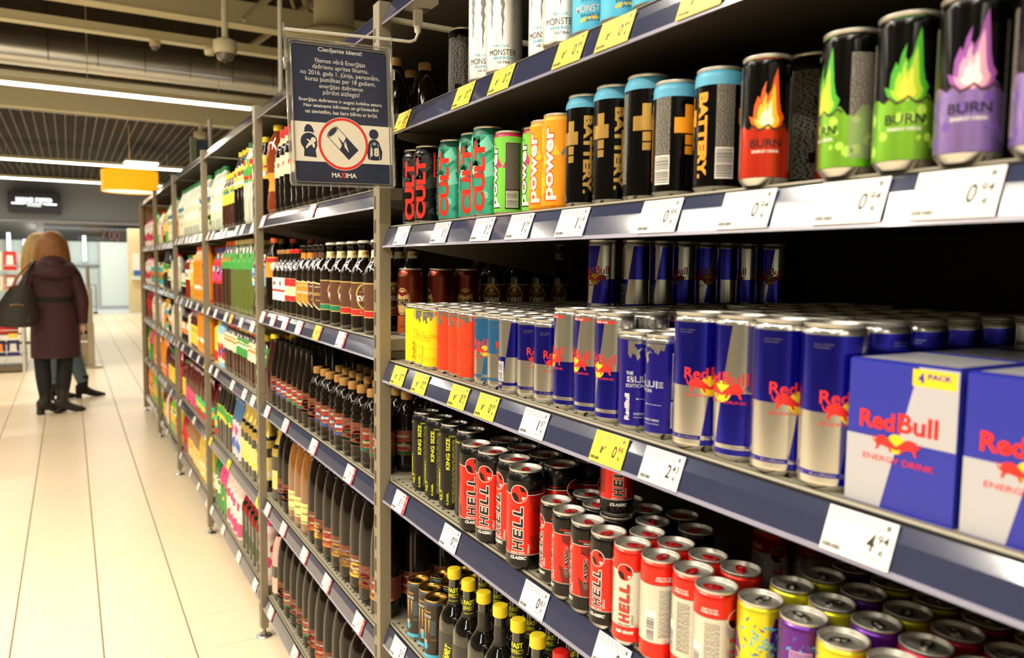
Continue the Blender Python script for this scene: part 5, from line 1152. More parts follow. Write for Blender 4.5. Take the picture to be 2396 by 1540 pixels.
CRM = mat('cream_paint', (232, 222, 186), .6); ROOF = mat('dark_roof_deck', (74, 64, 48), .8); GREYW = mat('grey_wall_paint', (150, 153, 160), .8); PALE = mat('pale_wall', (226, 236, 226), .6)
m = MB(); m.box(-9, 13.3, -8, 12, 5.6, 5.7, ROOF)
for k in range(60): m.box(-9, 13.3, -8 + k * .33, -7.9 + k * .33, 5.55, 5.6, ROOF)
o = m.build('ceiling'); o['kind'] = 'structure'
m = MB(); m.box(13.4, 27.2, -8, 12, 3.90, 3.98, mat('dark_slat_ceiling', (86, 74, 54), .8)); o = m.build('ceiling_slatted'); o['kind'] = 'structure'
m = MB(); m.box(0, 13.5, -.006, .006, -.02, 0, mat('slat_light', (128, 120, 98), .5)); slme = m.mesh('slat')
for k in range(34): meshobj('slat', slme, o, (13.45, 2.0 - k * .155, 3.90))
m = MB(); m.box(0, .03, -8, 3, -.012, 0, mat('slat_dark', (62, 54, 40), .7)); cme = m.mesh('cross_slats'); m = MB()
for k in range(150): m.box(13.5 + k * .09, 13.53 + k * .09, -4.5, 2.4, 3.885, 3.9, mat('slat_dark', (62, 54, 40), .7))
o2 = m.build('cross_slats', o); o2['kind'] = 'stuff'
m = MB(); m.box(13.2, 13.4, -8, 12, 3.64, 4.13, CRM); o = m.build('trim_1'); o['kind'] = 'structure'
m = MB(); m.box(13.0, 13.2, -8, 12, 4.13, 5.6, ROOF); o = m.build('wall_bulkhead'); o['kind'] = 'structure'
for (x, z0, z1, w, nm) in ((11.3, 3.64, 3.75, .10, 'thin cream ceiling beam in front of the bulkhead'), (9.5, 3.90, 3.985, .12, 'long cream ceiling beam carrying the domed camera'), (9.0, 4.06, 4.30, .20, 'wide cream ceiling beam near the top of the photo')):
    m = MB(); m.box(x, x + w, -6, 8, z0, z1, CRM)
    m.box(x - .01, x + w + .01, -6, 8, z0 - .012, z0, CRM)
    o = m.build('ceiling_beam'); tag(o, nm, 'beam')
m = MB()
for k in range(14):
    y = -2.5 + k * .36; m.tube([(9.9, y, 4.6), (10.1, y, 5.5)] if k % 2 else [(9.9, y, 4.6), (9.9, y + .3, 5.5)], .02, CRM, 6)
for (a_, b_) in (((9.9, -1.9, 4.0), (9.9, -3.3, 5.2)), ((9.9, -3.4, 4.1), (9.9, -1.8, 5.4)), ((9.9, -2.8, 4.1), (9.9, -2.4, 5.5)), ((8.3, -1.6, 3.9), (8.6, -2.6, 5.0))): m.tube([a_, b_], .035, CRM, 8)
o = m.build('roof_truss'); tag(o, 'cream roof truss with slanting struts above the beams', 'truss')
DUCT = mat('galvanised_duct', (226, 226, 224), .3, .92, bump=1., nscale=5)
m = MB(); N = 28
for k in range(40):
    y0 = -5 + k * .3; 
    vs = []; ns = []
    for (yy, rr) in ((y0, .205), (y0 + .02, .211), (y0 + .04, .205), (y0 + .30, .205)):
        for j in range(N): t = 2 * PI * j / N; vs.append((11.75 + rr * math.cos(t), yy, 4.115 + rr * math.sin(t))); ns.append((math.cos(t), 0, math.sin(t)))
    m.add(vs, [(q * N + j, q * N + (j + 1) % N, (q + 1) * N + (j + 1) % N, (q + 1) * N + j)[::-1] for q in range(3) for j in range(N)], DUCT, ns)
o = m.build('air_duct'); tag(o, 'long round galvanised air duct under the ceiling', 'duct')
m = MB()
for k in range(12): y = -4.8 + k * .55; m.tube([(11.5, y, 3.95), (11.5, y, 5.6)], .004, BLACK, 4)
m.build('hanging_wires', o)
m = MB(); m.lathe([(.19, 3.62), (.19, 5.6)], 24, CRM, cx=7.6, cy=-2.30); m.lathe([(0, 3.55), (.30, 3.55), (.33, 3.58), (.33, 3.66), (.30, 3.70), (.19, 3.72)], 28, CRM, cx=7.6, cy=-2.30)
o = m.build('air_diffuser'); tag(o, 'round cream air outlet on a vertical pipe, behind the notice', 'air outlet')
# light lines: housing and tube
LT = mat('lit_tube', (255, 250, 240), .5, emit=(255, 250, 240), es=9.)
for (x, z, ya, yb, nm) in ((10.9, 3.50, -2.16, 8, 'nearest light line in front of the cream bulkhead'), (19, 3.50, -2.35, 9, 'second light line, under the slatted ceiling'), (23, 3.47, -2.45, 9, 'furthest light line, behind the yellow lamp shade'), (8.0, 3.40, .50, 6, 'light line whose tip shows at the left edge')):
    m = MB(); m.box(x - .03, x + .03, ya, yb, z, z + .03, LT); root = m.build('ceiling_light'); m = MB(); m.box(x - .05, x + .05, ya, yb, z + .031, z + .09, CRM); m.build('housing', root)
    m = MB()
    for k in range(4): m.tube([(x, ya + .4 + k * 1.5, z + .09), (x, ya + .4 + k * 1.5, 5.5 if x < 13 else 3.9)], .004, CRM, 4)
    m.build('suspension_wire', root); tag(root, nm, 'ceiling light')
m = MB(); m.box(18, 18.6, -1.68, -1.08, 3.50, 3.53, LT); root = m.build('light_panel'); m = MB(); m.box(17.97, 18.63, -1.71, -1.05, 3.531, 3.57, CRM); m.tube([(18.3, -1.38, 3.57), (18.3, -1.38, 3.895)], .01, CRM, 6); m.build('housing', root); tag(root, 'small square light panel above the yellow lamp shade', 'ceiling light')
YSH = mat('yellow_shade', (255, 188, 20), .6, emit=(255, 180, 20), es=.75)
m = MB(); m.lathe([(.455, 2.70), (.46, 2.71), (.46, 3.06), (.455, 3.07)], 36, YSH, cx=15.5, cy=-.985); m.lathe([(.45, 3.07), (.45, 2.70)], 36, YSH, cx=15.5, cy=-.985); root = m.build('lamp_shade')
m = MB(); m.lathe([(0, 2.715), (.448, 2.715)], 36, mat('lit_diffuser', (255, 246, 232), .5, emit=(255, 244, 226), es=1.3), cx=15.5, cy=-.985, flip=True); m.build('diffuser', root); m = MB(); m.tube([(15.5, -.985, 3.07), (15.5, -.985, 3.88)], .006, CRM, 6); m.build('cable', root)
tag(root, 'large yellow drum lamp shade lit from inside', 'lamp')
# cameras
def dome(x, y, z, s, lab, topz):
    m = MB(); m.lathe([(0, .10 * s), (.052 * s, .10 * s), (.084 * s, .085 * s), (.088 * s, .02 * s), (.076 * s, -.012 * s)], 24, CRM, cx=x, cy=y, cz=z); root = m.build('security_camera')
    m = MB(); m.lathe([(.0, -.075 * s), (.03 * s, -.070 * s), (.056 * s, -.048 * s), (.070 * s, -.012 * s)], 20, mat('camera_dome', (120, 110, 96), .08, coat=1.), cx=x, cy=y, cz=z); m.build('dome', root)
    m = MB(); m.lathe([(.0, -.062 * s), (.034 * s, -.0755 * s), (.036 * s, -.04 * s)], 14, BLACK, cx=x + .001, cy=y, cz=z - .002); m.build('lens', root)
    m = MB(); m.tube([(x, y, z + .10 * s), (x, y, topz)], .024 * s, CRM, 12); m.build('pole', root); tag(root, lab, 'camera'); return root
dome(6.4, -1.087, 3.075, 1.0, 'white dome camera on a pole, the largest and nearest', 5.5)
m = MB(); m.lathe([(0, 0), (.035, .0), (.04, .03), (.03, .05), (0, .05)], 14, CRM, cx=6.47, cy=-.985, cz=3.06); o = m.build('sensor_box'); tag(o, 'small white sensor beside the nearest dome camera', 'sensor')
dome(9.56, -.89, 3.83, .62, 'tiny dome camera under the long cream beam', 3.9)
dome(13.3, -1.86, 3.42, 1.15, 'dome camera hanging below the bulkhead, furthest away', 3.64)
m = MB(); m.tube([(5.6, -1.315, 0.0), (5.6, -1.315, 5.5)], .016, RODM, 10); o = m.build('service_pole'); tag(o, 'slim white vertical pole rising behind the shelves left of the notice', 'pole')
m = MB(); m.tube([(9, -1.36, 0.0), (9, -1.36, 3.0)], .02, RODM, 8); root = m.build('sign_pole'); m = MB(); m.box(9.0, 9.03, -1.35, -1.22, 2.58, 2.78, ink('slate_blue', (60, 74, 92))); m.box(8.99, 9.04, -1.22, -1.16, 2.50, 2.80, ink('sign_pale_green', (120, 140, 100))); m.build('sign_board', root)
tag(root, 'slate blue and green aisle sign on a pole behind the shelves', 'sign')
# ------------------------------------------------------------------ far entrance
m = MB(); m.box(27, 27.2, -8, 12, 2.66, 5.6, GREYW); m.box(26.95, 27.2, -8, 12, 2.58, 2.66, mat('pale_trim', (176, 176, 180), .6)); o = m.build('wall_far'); o['kind'] = 'structure'
m = MB(); m.box(27.05, 27.2, -8, 12, 2.06, 2.58, mat('dark_glass_band', (36, 44, 46), .1, coat=1.)); o = m.build('window_1'); o['kind'] = 'structure'
m = MB(); m.box(26.97, 27.04, .62, .80, 2.06, 2.60, mat('pale_trim', (176, 176, 180), .6)); o = m.build('trim_2'); o['kind'] = 'structure'
m = MB(); T = lambda tr, mm: flat(m, tr, mm, (27.045, 0, 0), (0, -1, 0), (0, 0, 1)); T(text('7.00', 1130, 2260, 520, 330, 0, 0), ink('window_red', (140, 90, 84))); T(text('DARBA LAIKS', 700, 2420, 560, 110), ink('window_letter', (110, 116, 118))); T(text('COFFEE & SNACKS', 640, 2160, 760, 120), ink('window_letter', (110, 116, 118)))
o = m.build('window_lettering'); tag(o, 'pale lettering and faint red 7.00 on the dark glass band above the entrance', 'lettering')
m = MB(); m.box(27.05, 27.2, -1.7, -.80, 0, 2.06, PALE); m.box(27.05, 27.2, -8, -1.7, 0, 2.06, PALE); m.box(27.05, 27.2, 3, 12, 0, 2.06, PALE); o = m.build('wall_entrance'); o['kind'] = 'structure'
m = MB(); m.box(27.03, 27.05, -1.7, -.80, .0, .10, mat('pale_trim', (176, 176, 180), .6)); o = m.build('baseboard_far'); o['kind'] = 'structure'
DG = mat('pale_door_glass', (222, 238, 234), .12, trans=.3); m = MB(); m.box(27.06, 27.08, -.80, 3, 0, 2.06, DG); root = m.build('door_1'); root['kind'] = 'structure'
for y in (-.8, 0, .8, 1.6, 2.4): m = MB(); m.box(27.02, 27.10, y - .03, y + .03, 0, 2.06, mat('pale_trim', (176, 176, 180), .6)); m.build('door_frame', root)
m = MB(); m.box(27.02, 27.05, -.8, 3, 1.28, 1.36, ink('door_strip', (120, 130, 140))); m.build('door_strip', root)
m = MB(); m.box(33, 33.2, -8, 12, 0, 4, PALE); o = m.build('wall_outer'); o['kind'] = 'structure'
VT = mat('vertical_tube', (236, 250, 255), .5, emit=(232, 248, 255), es=2.2)
for (y, z0, z1, nm) in ((1.50, 1.75, 2.26, 'left'), (1.105, 1.55, 2.08, 'middle'), (-.42, 1.48, 2.23, 'right')):
    m = MB(); m.tube([(26.9, y, z0), (26.9, y, z1)], .045, VT, 10); root = m.build('vertical_light'); m = MB(); m.box(26.94, 27.0, y - .03, y + .03, z0, z1, CRM); m.build('housing', root); tag(root, 'upright white light tube at the entrance, %s one' % nm, 'light')
BEI = mat('beige_kiosk', (226, 208, 160), .6)
m = MB(); m.box(25.0, 25.5, -1.80, -1.50, .9, 2.42, BEI); m.box(25.0, 25.5, -1.95, -1.50, 0, .9, BEI); root = m.build('info_kiosk'); m = MB(); m.box(24.96, 24.999, -1.78, -1.60, 1.2, 1.7, WHITE); m.box(24.95, 24.999, -1.80, -1.62, 1.08, 1.22, IB); m.build('poster', root)
m = MB(); m.box(24.8, 25.1, -1.95, -1.55, .95, 1.05, PALE); m.build('counter', root); tag(root, 'beige kiosk with posters beside the far entrance', 'kiosk')
m = MB(); m.box(26.4, 26.995, .16, 1.46, 2.85, 3.42, mat('lightbox_black', (22, 24, 38), .4)); root = m.build('lightbox_sign')
m = MB(); T = lambda tr: flat(m, tr, mat('lit_letters', (255, 255, 255), .5, emit=(240, 246, 255), es=1.3), (26.395, 1.46, 2.85), (0, -1, 0), (0, 0, 1)); T(text('MANS', 410, 350, 430, 130, 0, .09)); T(text('FOTO', 880, 350, 420, 130, 0, .09)); T(rect(90, 235, 1200, 262)); T(rect(90, 220, 400, 245)); T(rect(900, 220, 1200, 245)); T(text('FOTOKIOSKS', 640, 190, 330, 55, 0, .05)); m.build('lit_lettering', root)
tag(root, 'black light box with glowing white letters on the grey wall', 'sign')
# trolley near the entrance
m = MB(); 
for s in (-.28, .02): m.tube([(24.2, s, .10), (24.2, s, .85), (24.2, s + .3, .85)] if False else [(24.2, s, .12), (24.2, s, .82)], .02, mat('trolley_frame', (150, 140, 110), .4), 6)
m.tube([(24.2, -.62, .82), (24.2, .1, .82)], .02, MATS['trolley_frame'], 6); m.tube([(24.2, -.62, .12), (24.2, -.62, .82)], .02, MATS['trolley_frame'], 6); m.tube([(24.0, -.62, .25), (24.4, .1, .25)], .02, MATS['trolley_frame'], 6)
root = m.build('trolley'); m = MB()
for s in (-.6, -.28, .05): m.lathe([(.0, .0), (.05, .0), (.06, .03), (.05, .06), (0, .06)], 10, BLACK, cx=24.2, cy=s, cz=.03)
m.build('wheels', root); tag(root, 'distant trolley frame by the entrance doors', 'trolley')
# barrier with steel bin
STL = mat('brushed_steel', (190, 180, 158), .35, .8)
m = MB(); m.lathe([(.0, .01), (.165, .01), (.165, .60), (.15, .62), (0, .62)], 24, STL, cx=12.5, cy=-.06); o = m.build('steel_bin'); m = MB(); m.lathe([(.168, .45), (.168, .50)], 24, BLACK, cx=12.5, cy=-.06); m.build('band', o); tag(o, 'round steel bin standing behind the two women', 'bin')
m = MB(); m.box(12.13, 12.19, -.265, -.205, .03, 1.10, STL); m.box(12.12, 12.20, -.275, -.195, .03, .62, STL); m.tube([(12.16, -.235, .62), (12.16, -.215, 1.40)], .022, STL, 8); root = m.build('barrier_post'); m = MB(); m.box(12.04, 12.28, -.36, -.10, .0, .03, STL); m.build('base_plate', root)
m = MB(); m.tube([(12.16, -.2, .36), (12.4, .8, .36)], .02, STL, 8); m.tube([(12.16, -.2, .88), (12.4, .8, .88)], .02, STL, 8); m.build('rail', root); tag(root, 'steel barrier post with cross rails beside the steel bin', 'barrier')
# checkout display rack at the left edge
WRK = mat('white_wire', (214, 210, 198), .4)
root = empty('display_rack', (12.0, 1.05, 0)); m = MB()
for y in (-.50, .50):
    for x in (0, .4): m.tube([(x, y, 0), (x, y, 1.55)], .02, WRK, 8)
m.build('frame', root)
lev = (.22, .50, .78, 1.08, 1.34)
for z in lev:
    m = MB(); m.box(-.01, .41, -.52, .52, z - .012, z, WRK); m.tube([(-.02, -.52, z + .06), (-.02, .52, z + .06)], .006, WRK, 6); m.build('rack_shelf', root)
m = MB(); m.box(.0, .4, -.5, .5, .02, .08, mat('rack_base', (110, 96, 70), .6)); m.build('base', root)
tag(root, 'white wire display rack with sweets behind the women at the left edge', 'rack')
def packs(z, n, hh, mats, nm, desc, cat, y0=-.46, y1=.46, rr=False):
    for k in range(n):
        y = 1.05 + y0 + (y1 - y0) * (k + .5) / n; w = (y1 - y0) / n * .44; m = MB()
        mt = mats[k % len(mats)]
        if rr: m.lathe([(w * .75, .0), (w, .01), (w * 1.05, hh * .6), (w, hh * .62), (w * .9, hh * .5), (0, hh * .5)], 16, mt)
        else:
            m.prism([(-.04, 0), (.04, 0), (.035, hh), (-.03, hh)], -w, w, mt, 'x'); m.quad((-w * .6, -.0405, hh * .3), (w * .6, -.0405, hh * .3), (w * .5, -.0405, hh * .8), (-w * .5, -.0405, hh * .8), (IW, IO, IY)[k % 3])
        o = m.build(nm); o.location = (12.06 + (.08 if rr else 0), y, z); o.rotation_euler = (0, 0, -PI / 2); tag(o, '%s, %s from the right on the display rack' % (desc, ORD[k]), cat, desc + 's on the display rack')
packs(.222, 6, .20, (ink('box_blue', (40, 40, 110)), ink('box_navy', (30, 30, 80))), 'sweet_box', 'dark blue sweet box', 'box')
packs(.502, 3, .22, (IR, IR), 'red_tub', 'low red tub', 'tub', rr=True)
packs(.782, 3, .24, (IR, ink('tub_red', (226, 30, 36))), 'red_basket', 'red round basket', 'basket', rr=True)
packs(1.082, 6, .20, (ink('pk_a', (200, 120, 110)), IC, ink('pk_b', (150, 60, 70))), 'candy_bag', 'pink candy bag', 'bag')
packs(1.342, 6, .24, (IR, IC, IO, IW), 'snack_bag', 'red and cream snack bag', 'bag')
m = MB()
for k, z in enumerate((.50, .78, 1.08)): m.box(-.035, -.027, -.44, -.34, z - .04, z + .02, IY); m.box(-.035, -.027, -.1, -.0, z - .04, z + .02, IY)
m.build('yellow_tags', root)
# shelf rows on the other side of the aisle (mostly outside the photo) and end walls: what the cans mirror
m = MB(); m.box(-8.9, -8.8, -8, 12, 0, 5.6, PALE); o = m.build('wall_near'); o['kind'] = 'structure'
m = MB(); m.box(-9, 27, -6.1, -6.0, 0, 5.6, GREYW); o = m.build('wall_right'); o['kind'] = 'structure'
m = MB(); m.box(-9, 34, 11.9, 12, 0, 5.6, CRM); o = m.build('wall_left'); o['kind'] = 'structure'
# ------------------------------------------------------------------ two women
def skin_body(name, joints, edges, radii, matl, parent=None, sub=2, root_i=0):
    me = bpy.data.meshes.new(name); me.from_pydata(joints, edges, []); o = bpy.data.objects.new(name, me); COL.objects.link(o)
    md = o.modifiers.new('skin', 'SKIN'); md.use_smooth_shade = True
    for i, r in enumerate(radii):
        sv = me.skin_vertices[0].data[i]; sv.radius = (r, r) if not isinstance(r, tuple) else r; sv.use_root = (i == root_i)
    s = o.modifiers.new('sub', 'SUBSURF'); s.levels = sub; s.render_levels = sub
    dg = bpy.context.evaluated_depsgraph_get(); ev = o.evaluated_get(dg); nm = bpy.data.meshes.new_from_object(ev)
    nm.name = name; o.modifiers.clear(); o.data = nm; nm.materials.clear(); nm.materials.append(matl)
    for p in nm.polygons: p.use_smooth = True
    if parent is not None: o.parent = parent
    return o
def loft(m, rings, mt, N=40, caps=True, fold=.012):
    # rings: (cx,cy,cz,rx,ry[,tilt]) smooth tube of ellipses
    vs = []; ns = []; rings = spline(rings, 4)
    for k, (cx, cy, cz, rx, ry) in enumerate(rings):
        for j in range(N):
            t = 2 * PI * j / N; w = 1 + fold * (math.sin(5 * t + cz * 9) * .6 + math.sin(9 * t - cz * 23) * .4)
            vs.append((cx + rx * math.cos(t) * w, cy + ry * math.sin(t) * w, cz)); n_ = Vector((math.cos(t) / max(rx, .001), math.sin(t) / max(ry, .001), 0)).normalized(); ns.append(n_)
    K = len(rings); fs = [(k * N + j, k * N + (j + 1) % N, (k + 1) * N + (j + 1) % N, (k + 1) * N + j) for k in range(K - 1) for j in range(N)]
    if rings[0][2] > rings[-1][2]: fs = [f[::-1] for f in fs]
    m.add(vs, fs, mt, ns)
SKIN = mat('skin', (226, 170, 140), .5); BURG = mat('burgundy_cloth', (66, 31, 35), .75, noise=.25, nscale=30, bump=.25); HAIR1 = mat('auburn_hair', (150, 96, 44), .5, noise=.55, nscale=22, bump=.8); HAIR2 = mat('blonde_hair', (196, 160, 92), .5, noise=.5, nscale=22, bump=.8)
BTR = mat('black_cloth', (22, 20, 20), .8); LEA = mat('black_leather', (34, 30, 28), .45); JEAN = mat('blue_jeans', (96, 116, 130), .8, noise=.2, nscale=50); OLV = mat('olive_cloth', (84, 88, 64), .8); STRAP = mat('tan_strap', (160, 84, 44), .5)
def person(loc, rz, label, pose, hy=0.):
    root = empty('person', loc, rz); H = pose
    # x forward, y left, z up
    J = [(0, 0, .93), (0, 0, 1.08), (0, 0, 1.28), (-.01, 0, 1.42), (.0, hy * .5, 1.50), (.03, hy, 1.56), (.035, hy, 1.66), (0, .10, .88), H['kneeL'], H['ankL'], (0, -.10, .88), H['kneeR'], H['ankR'], (0, .13, 1.36), H['elbL'], H['wrL'], (0, -.13, 1.36), H['elbR'], H['wrR']]
    R_ = [(.10, .12), .09, .095, .06, .055, .085, .075, .10, .06, .042, .10, .06, .042, .045, .034, .026, .045, .034, .026]
    E_ = [(0, 1), (1, 2), (2, 3), (3, 4), (4, 5), (5, 6), (0, 7), (7, 8), (8, 9), (0, 10), (10, 11), (11, 12), (2, 13), (13, 14), (14, 15), (2, 16), (16, 17), (17, 18)]
    skin_body('body', J, E_, R_, SKIN, root)
    # head with a face
    m = MB(); m.lathe([(.0, -.115), (.035, -.108), (.055, -.085), (.068, -.04), (.076, .01), (.074, .05), (.055, .09), (.0, .112)], 24, SKIN, cx=.03, cy=hy, cz=1.62); m.build('head', root)
    m = MB()
    for s in (-1, 1):
        m.lathe([(.0, -.006), (.009, 0), (0, .006)], 10, WHITE, cx=.099, cy=s * .03 + hy, cz=1.625); m.lathe([(0, -.02), (.012, 0), (0, .03)], 8, SKIN, cx=.03, cy=s * .080 + hy, cz=1.61)
        m.lathe([(.0, -.003), (.005, 0), (0, .003)], 8, BLACK, cx=.106, cy=s * .03 + hy, cz=1.625)
    m.prism([(hy - .008, 1.585), (hy + .008, 1.585), (hy, 1.63)], .095, .118, SKIN); m.box(.088, .100, hy - .02, hy + .02, 1.557, 1.562, ink('lips', (180, 90, 86))); m.build('face', root)
    return root
def hand(parent, w, d, s):
    """palm and five curled fingers hanging from wrist w"""
    w = Vector(w); J = [w, w + Vector((.0, 0, -.045)), w + Vector((.004, 0, -.085))]; E_ = [(0, 1), (1, 2)]; R_ = [(.024, .014), (.036, .014), (.034, .012)]
    for k in range(4):
        o = (k - 1.5) * .017; Lf = (.066, .076, .072, .056)[k]; a = len(J)
        J += [w + Vector((o, 0, -.085)), w + Vector((o + .002, s * .006, -.085 - Lf * .45)), w + Vector((o + .002, s * .022, -.085 - Lf * .82))]; E_ += [(2, a), (a, a + 1), (a + 1, a + 2)]; R_ += [.0095, .0085, .007]
    a = len(J); J += [w + Vector((.030, s * .008, -.04)), w + Vector((.044, s * .016, -.066)), w + Vector((.044, s * .022, -.090))]; E_ += [(1, a), (a, a + 1), (a + 1, a + 2)]; R_ += [.012, .010, .008]
    return skin_body('hand', [tuple(j) for j in J], E_, R_, SKIN, parent, 1)
def boot(parent, ank, yaw, heel=.035, L_=.27, pointed=False, mt=None):
    m = MB(); mt = mt or LEA; c, s_ = math.cos(yaw), math.sin(yaw)
    sec = [(-.07, .034, .0, .14), (-.03, .040, .0, .17), (.02, .042, .012, .15), (.07, .044, .008, .095), (.12, .046, .0, .068), (.165, .036 if not pointed else .026, .0, .05), (.195 if not pointed else .215, .016 if not pointed else .008, .006, .03)]
    vs = []; N = 12
    for (x, w, z0, z1) in sec:
        for j in range(N):
            t = 2 * PI * j / N; yy = w * math.sin(t); zz = (z0 + heel * max(0, (.05 - x) / .12) * 0 + (z0 + z1) / 2 - z0) + (z1 - z0) / 2 * math.cos(t) * (1 if math.cos(t) > 0 else .96)
            zz += heel * max(0, min(1, (.06 - x) / .08)) * (.5 - .5 * math.cos(t)) * 1.0
            vs.append((ank[0] + x * c - yy * s_, ank[1] + x * s_ + yy * c, max(.002, zz)))
    m.add(vs, [tuple(range(N))[::-1], tuple(len(vs) - N + j for j in range(N))] + [(k * N + j, k * N + (j + 1) % N, (k + 1) * N + (j + 1) % N, (k + 1) * N + j) for k in range(len(sec) - 1) for j in range(N)], mt)
    hx = [(-.072, -.03), (-.02, -.03), (-.02, .03), (-.072, .03)]; m.prism([(ank[0] + x * c - y * s_, ank[1] + x * s_ + y * c) for x, y in hx], .0, .05, mt, 'z')
    m.tube([(ank[0] - .01 * c, ank[1] - .01 * s_, .10), (ank[0], ank[1], .17), (ank[0], ank[1], .24)], [.052, .050, .056], mt, 16)
    o = m.build('boot', parent)
    for p in o.data.polygons: p.use_smooth = True
    return o
# woman in the burgundy coat, seen from behind
p1 = dict(kneeL=(.01, .115, .50), ankL=(-.02, .10, .12), kneeR=(.0, -.075, .50), ankR=(-.02, -.045, .12), elbL=(-.02, .27, 1.14), wrL=(.10, .22, .98), elbR=(-.02, -.235, 1.10), wrR=(.02, -.235, .87))
W1 = person((8.66, .135, 0), 0, '', p1)
m = MB(); loft(m, [(0, 0, .545, .16, .205), (0, 0, .60, .162, .207), (0, .0, .80, .158, .203), (.0, 0, .98, .145, .19), (0, 0, 1.10, .125, .168), (0, 0, 1.20, .135, .178), (0, 0, 1.32, .135, .190), (-.005, 0, 1.39, .11, .175), (-.01, 0, 1.44, .08, .10), (-.01, 0, 1.47, .065, .07)], BURG)
cp = m.build('coat', W1)
m = MB()
for s, e, w in ((1, p1['elbL'], p1['wrL']), (-1, p1['elbR'], p1['wrR'])): m.limb([(0, s * .10, 1.395, .045), (-.005, s * .155, 1.355, .066), (-.01 + e[0] * .4, s * .165 + (e[1] - s * .165) * .45, 1.25, .064), (e[0], e[1], e[2], .057), ((e[0] + w[0]) / 2, (e[1] + w[1]) / 2, (e[2] + w[2]) / 2, .052), (w[0], w[1], w[2], .045)], BURG, 18)
m.build('sleeves', cp)
m = MB(); m.tube([(-.06 + .15 * math.cos(t) * .8, .135 * math.sin(t), 1.415 + .035 * math.cos(t) - .01) for t in [PI * 2 * k / 16 for k in range(17)]], [.045 + .028 * (.5 - .5 * math.cos(2 * PI * k / 16)) for k in range(17)], BURG, 12)
m.lathe([(.0, -.10), (.07, -.085), (.115, -.03), (.12, .02), (.09, .07), (.04, .09)], 18, BURG, cx=-.105, cz=1.43); m.build('hood', cp)
m = MB(); loft(m, [(0, 0, 1.075, .128, .171), (0, 0, 1.125, .130, .173)], BTR); m.build('belt', cp)
m = MB()
for k, a in (('kneeL', 'ankL'), ('kneeR', 'ankR')):
    h_ = (0, .10 if k == 'kneeL' else -.09, .88); m.limb([h_ + (.10,), ((h_[0] + p1[k][0]) / 2, (h_[1] + p1[k][1]) / 2, .70, .092), p1[k] + (.070,), ((p1[k][0] + p1[a][0]) / 2 - .012, (p1[k][1] + p1[a][1]) / 2, .34, .067), (p1[a][0], p1[a][1], .17, .050)], BTR, 18)
m.build('trousers', W1)
boot(W1, (-.02, .10, 0), -1.15); boot(W1, (-.03, -.045, 0), -1.35); hand(W1, p1['wrR'], 0, -1); hand(W1, p1['wrL'], 0, 1)
m = MB(); m.lathe([(.125, -.245), (.138, -.20), (.132, -.12), (.120, -.04), (.112, .03), (.090, .085), (.045, .116), (0, .124)], 26, HAIR1, cx=.006, cz=1.635); 
for k in range(44):
    a = PI * .40 + PI * 1.2 * k / 43; x, y = math.cos(a), math.sin(a); w_ = random.uniform(-.008, .008); m.tube([(-.005 + .07 * x, .07 * y, 1.725), (-.005 + .118 * x, .115 * y, 1.66), (-.005 + .130 * x, .128 * y + w_ * .4, 1.57), (-.005 + .142 * x, .136 * y + w_, 1.48), (-.01 + (.148 + w_) * x, .142 * y + w_ * 1.6, 1.37 + random.uniform(-.02, .03))], [.006, .013, .014, .012, .003], HAIR1, 6)
m.build('hair', W1)
tag(W1, 'person in a long burgundy hooded coat with black belt and boots, seen from behind', 'person', 'two shoppers by the display rack')
# shoulder bag
BAG = mat('dark_bag_leather', (40, 35, 28), .5, noise=.4, nscale=12, bump=.6)
root = empty('shoulder_bag', (8.40, .425, .86)); m = MB()
loft(m, [(0, 0, .0, .05, .10), (0, .0, .02, .075, .155), (0, .01, .08, .09, .185), (0, 0, .18, .088, .165), (0, -.02, .28, .066, .125), (0, -.035, .36, .035, .09), (0, -.04, .385, .015, .07)], BAG, 28)
m.build('bag_body', root)
m = MB(); m.quad((-.078, -.10, .05), (-.078, .08, .05), (-.07, .06, .20), (-.07, -.09, .20), BAG); m.tube([(-.085, -.06, .205), (-.09, .0, .215), (-.085, .05, .205)], .006, mat('brass_zip', (150, 120, 70), .4, .8), 6); m.build('pocket', root)
m = MB(); m.limb([(-.01, .03, .37, .010), (.0, -.02, .47, .010), (.10, -.10, .575, .010), (.20, -.13, .60, .010), (.23, -.15, .585, .010)], STRAP, 8); m.limb([(-.02, -.06, .36, .014), (.0, -.09, .47, .014), (.10, -.125, .57, .014), (.20, -.14, .603, .013)], BAG, 8); m.build('strap', root)
tag(root, 'large dark leather shoulder bag hanging from the burgundy coat', 'bag')
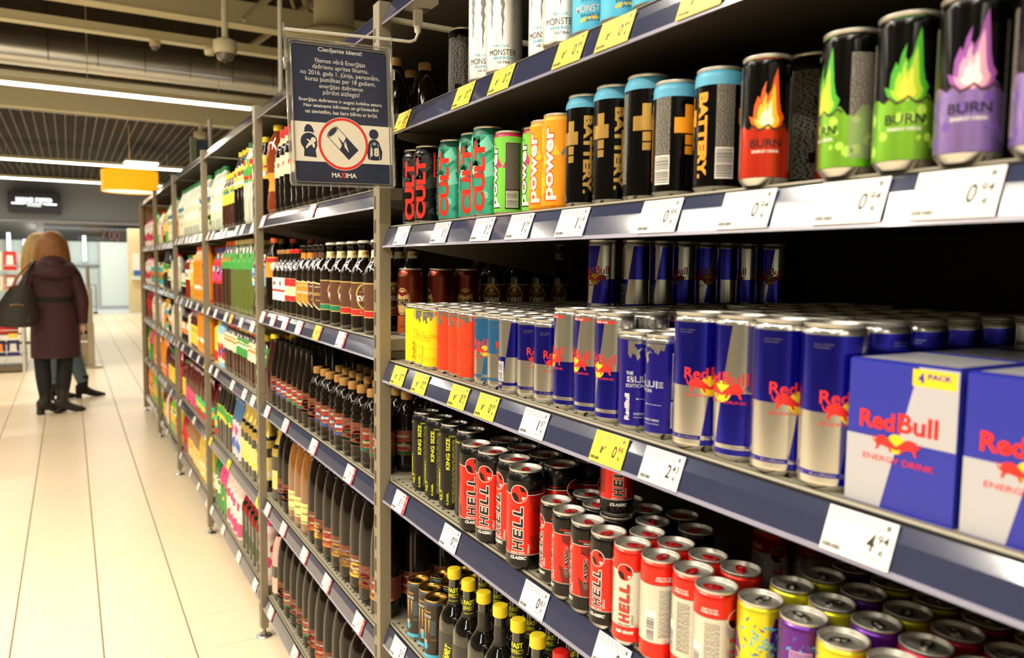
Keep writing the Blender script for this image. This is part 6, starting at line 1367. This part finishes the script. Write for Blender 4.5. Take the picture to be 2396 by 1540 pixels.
# the second woman, mostly hidden behind
p2 = dict(kneeL=(.02, .06, .50), ankL=(-.02, .04, .12), kneeR=(.03, -.13, .50), ankR=(.0, -.215, .12), elbL=(.02, .25, 1.12), wrL=(.16, .16, 1.0), elbR=(.02, -.22, 1.12), wrR=(.16, -.12, 1.0))
W2 = person((9.52, .12, 0), 0, '', p2, .15)
m = MB(); loft(m, [(0, 0, .66, .15, .20), (0, 0, .80, .15, .20), (0, 0, 1.0, .13, .18), (0, 0, 1.12, .12, .17), (0, 0, 1.32, .13, .185), (0, 0, 1.39, .10, .17), (0, 0, 1.46, .06, .07)], OLV); cp = m.build('jacket', W2)
m = MB()
for s, e, w in ((1, p2['elbL'], p2['wrL']), (-1, p2['elbR'], p2['wrR'])): m.limb([(0, s * .10, 1.39, .045), (0, s * .15, 1.35, .062), (e[0], e[1], e[2], .054), (w[0], w[1], w[2], .042)], OLV, 16)
m.build('sleeves', cp)
m = MB()
for k, a in (('kneeL', 'ankL'), ('kneeR', 'ankR')):
    h_ = (0, .10 if k == 'kneeL' else -.10, .88); m.limb([h_ + (.11,), p2[k] + (.078,), ((p2[k][0] + p2[a][0]) / 2, (p2[k][1] + p2[a][1]) / 2, .32, .070), (p2[a][0], p2[a][1], .17, .058)], JEAN, 18)
m.build('jeans', W2); boot(W2, (-.02, .04, 0), -1.3, pointed=True, mt=BTR); boot(W2, (.0, -.215, 0), -1.40, pointed=True, mt=BTR)
hand(W2, p2['wrR'], 0, 1); hand(W2, p2['wrL'], 0, -1)
m = MB(); m.lathe([(.14, -.30), (.145, -.22), (.132, -.12), (.118, -.04), (.108, .03), (.088, .085), (.045, .116), (0, .124)], 24, HAIR2, cx=.006, cy=.15, cz=1.64)
for k in range(40):
    a = PI * .40 + PI * 1.2 * k / 39; x, y = math.cos(a), math.sin(a); w_ = random.uniform(-.010, .010); m.tube([(-.005 + .07 * x, .07 * y + .15, 1.735), (-.005 + .118 * x, .115 * y + .15, 1.66), (-.005 + .135 * x, .132 * y + .15 + w_ * .4, 1.56), (-.005 + .150 * x, .145 * y + .15 + w_, 1.45), (-.01 + (.155 + w_) * x, .15 * y + .15 + w_ * 1.6, 1.32 + random.uniform(-.03, .03))], [.006, .013, .015, .013, .003], HAIR2, 6)
m.build('hair', W2)
tag(W2, 'person with long blonde hair, jeans and pointed black boots, mostly hidden behind the burgundy coat', 'person', 'two shoppers by the display rack')
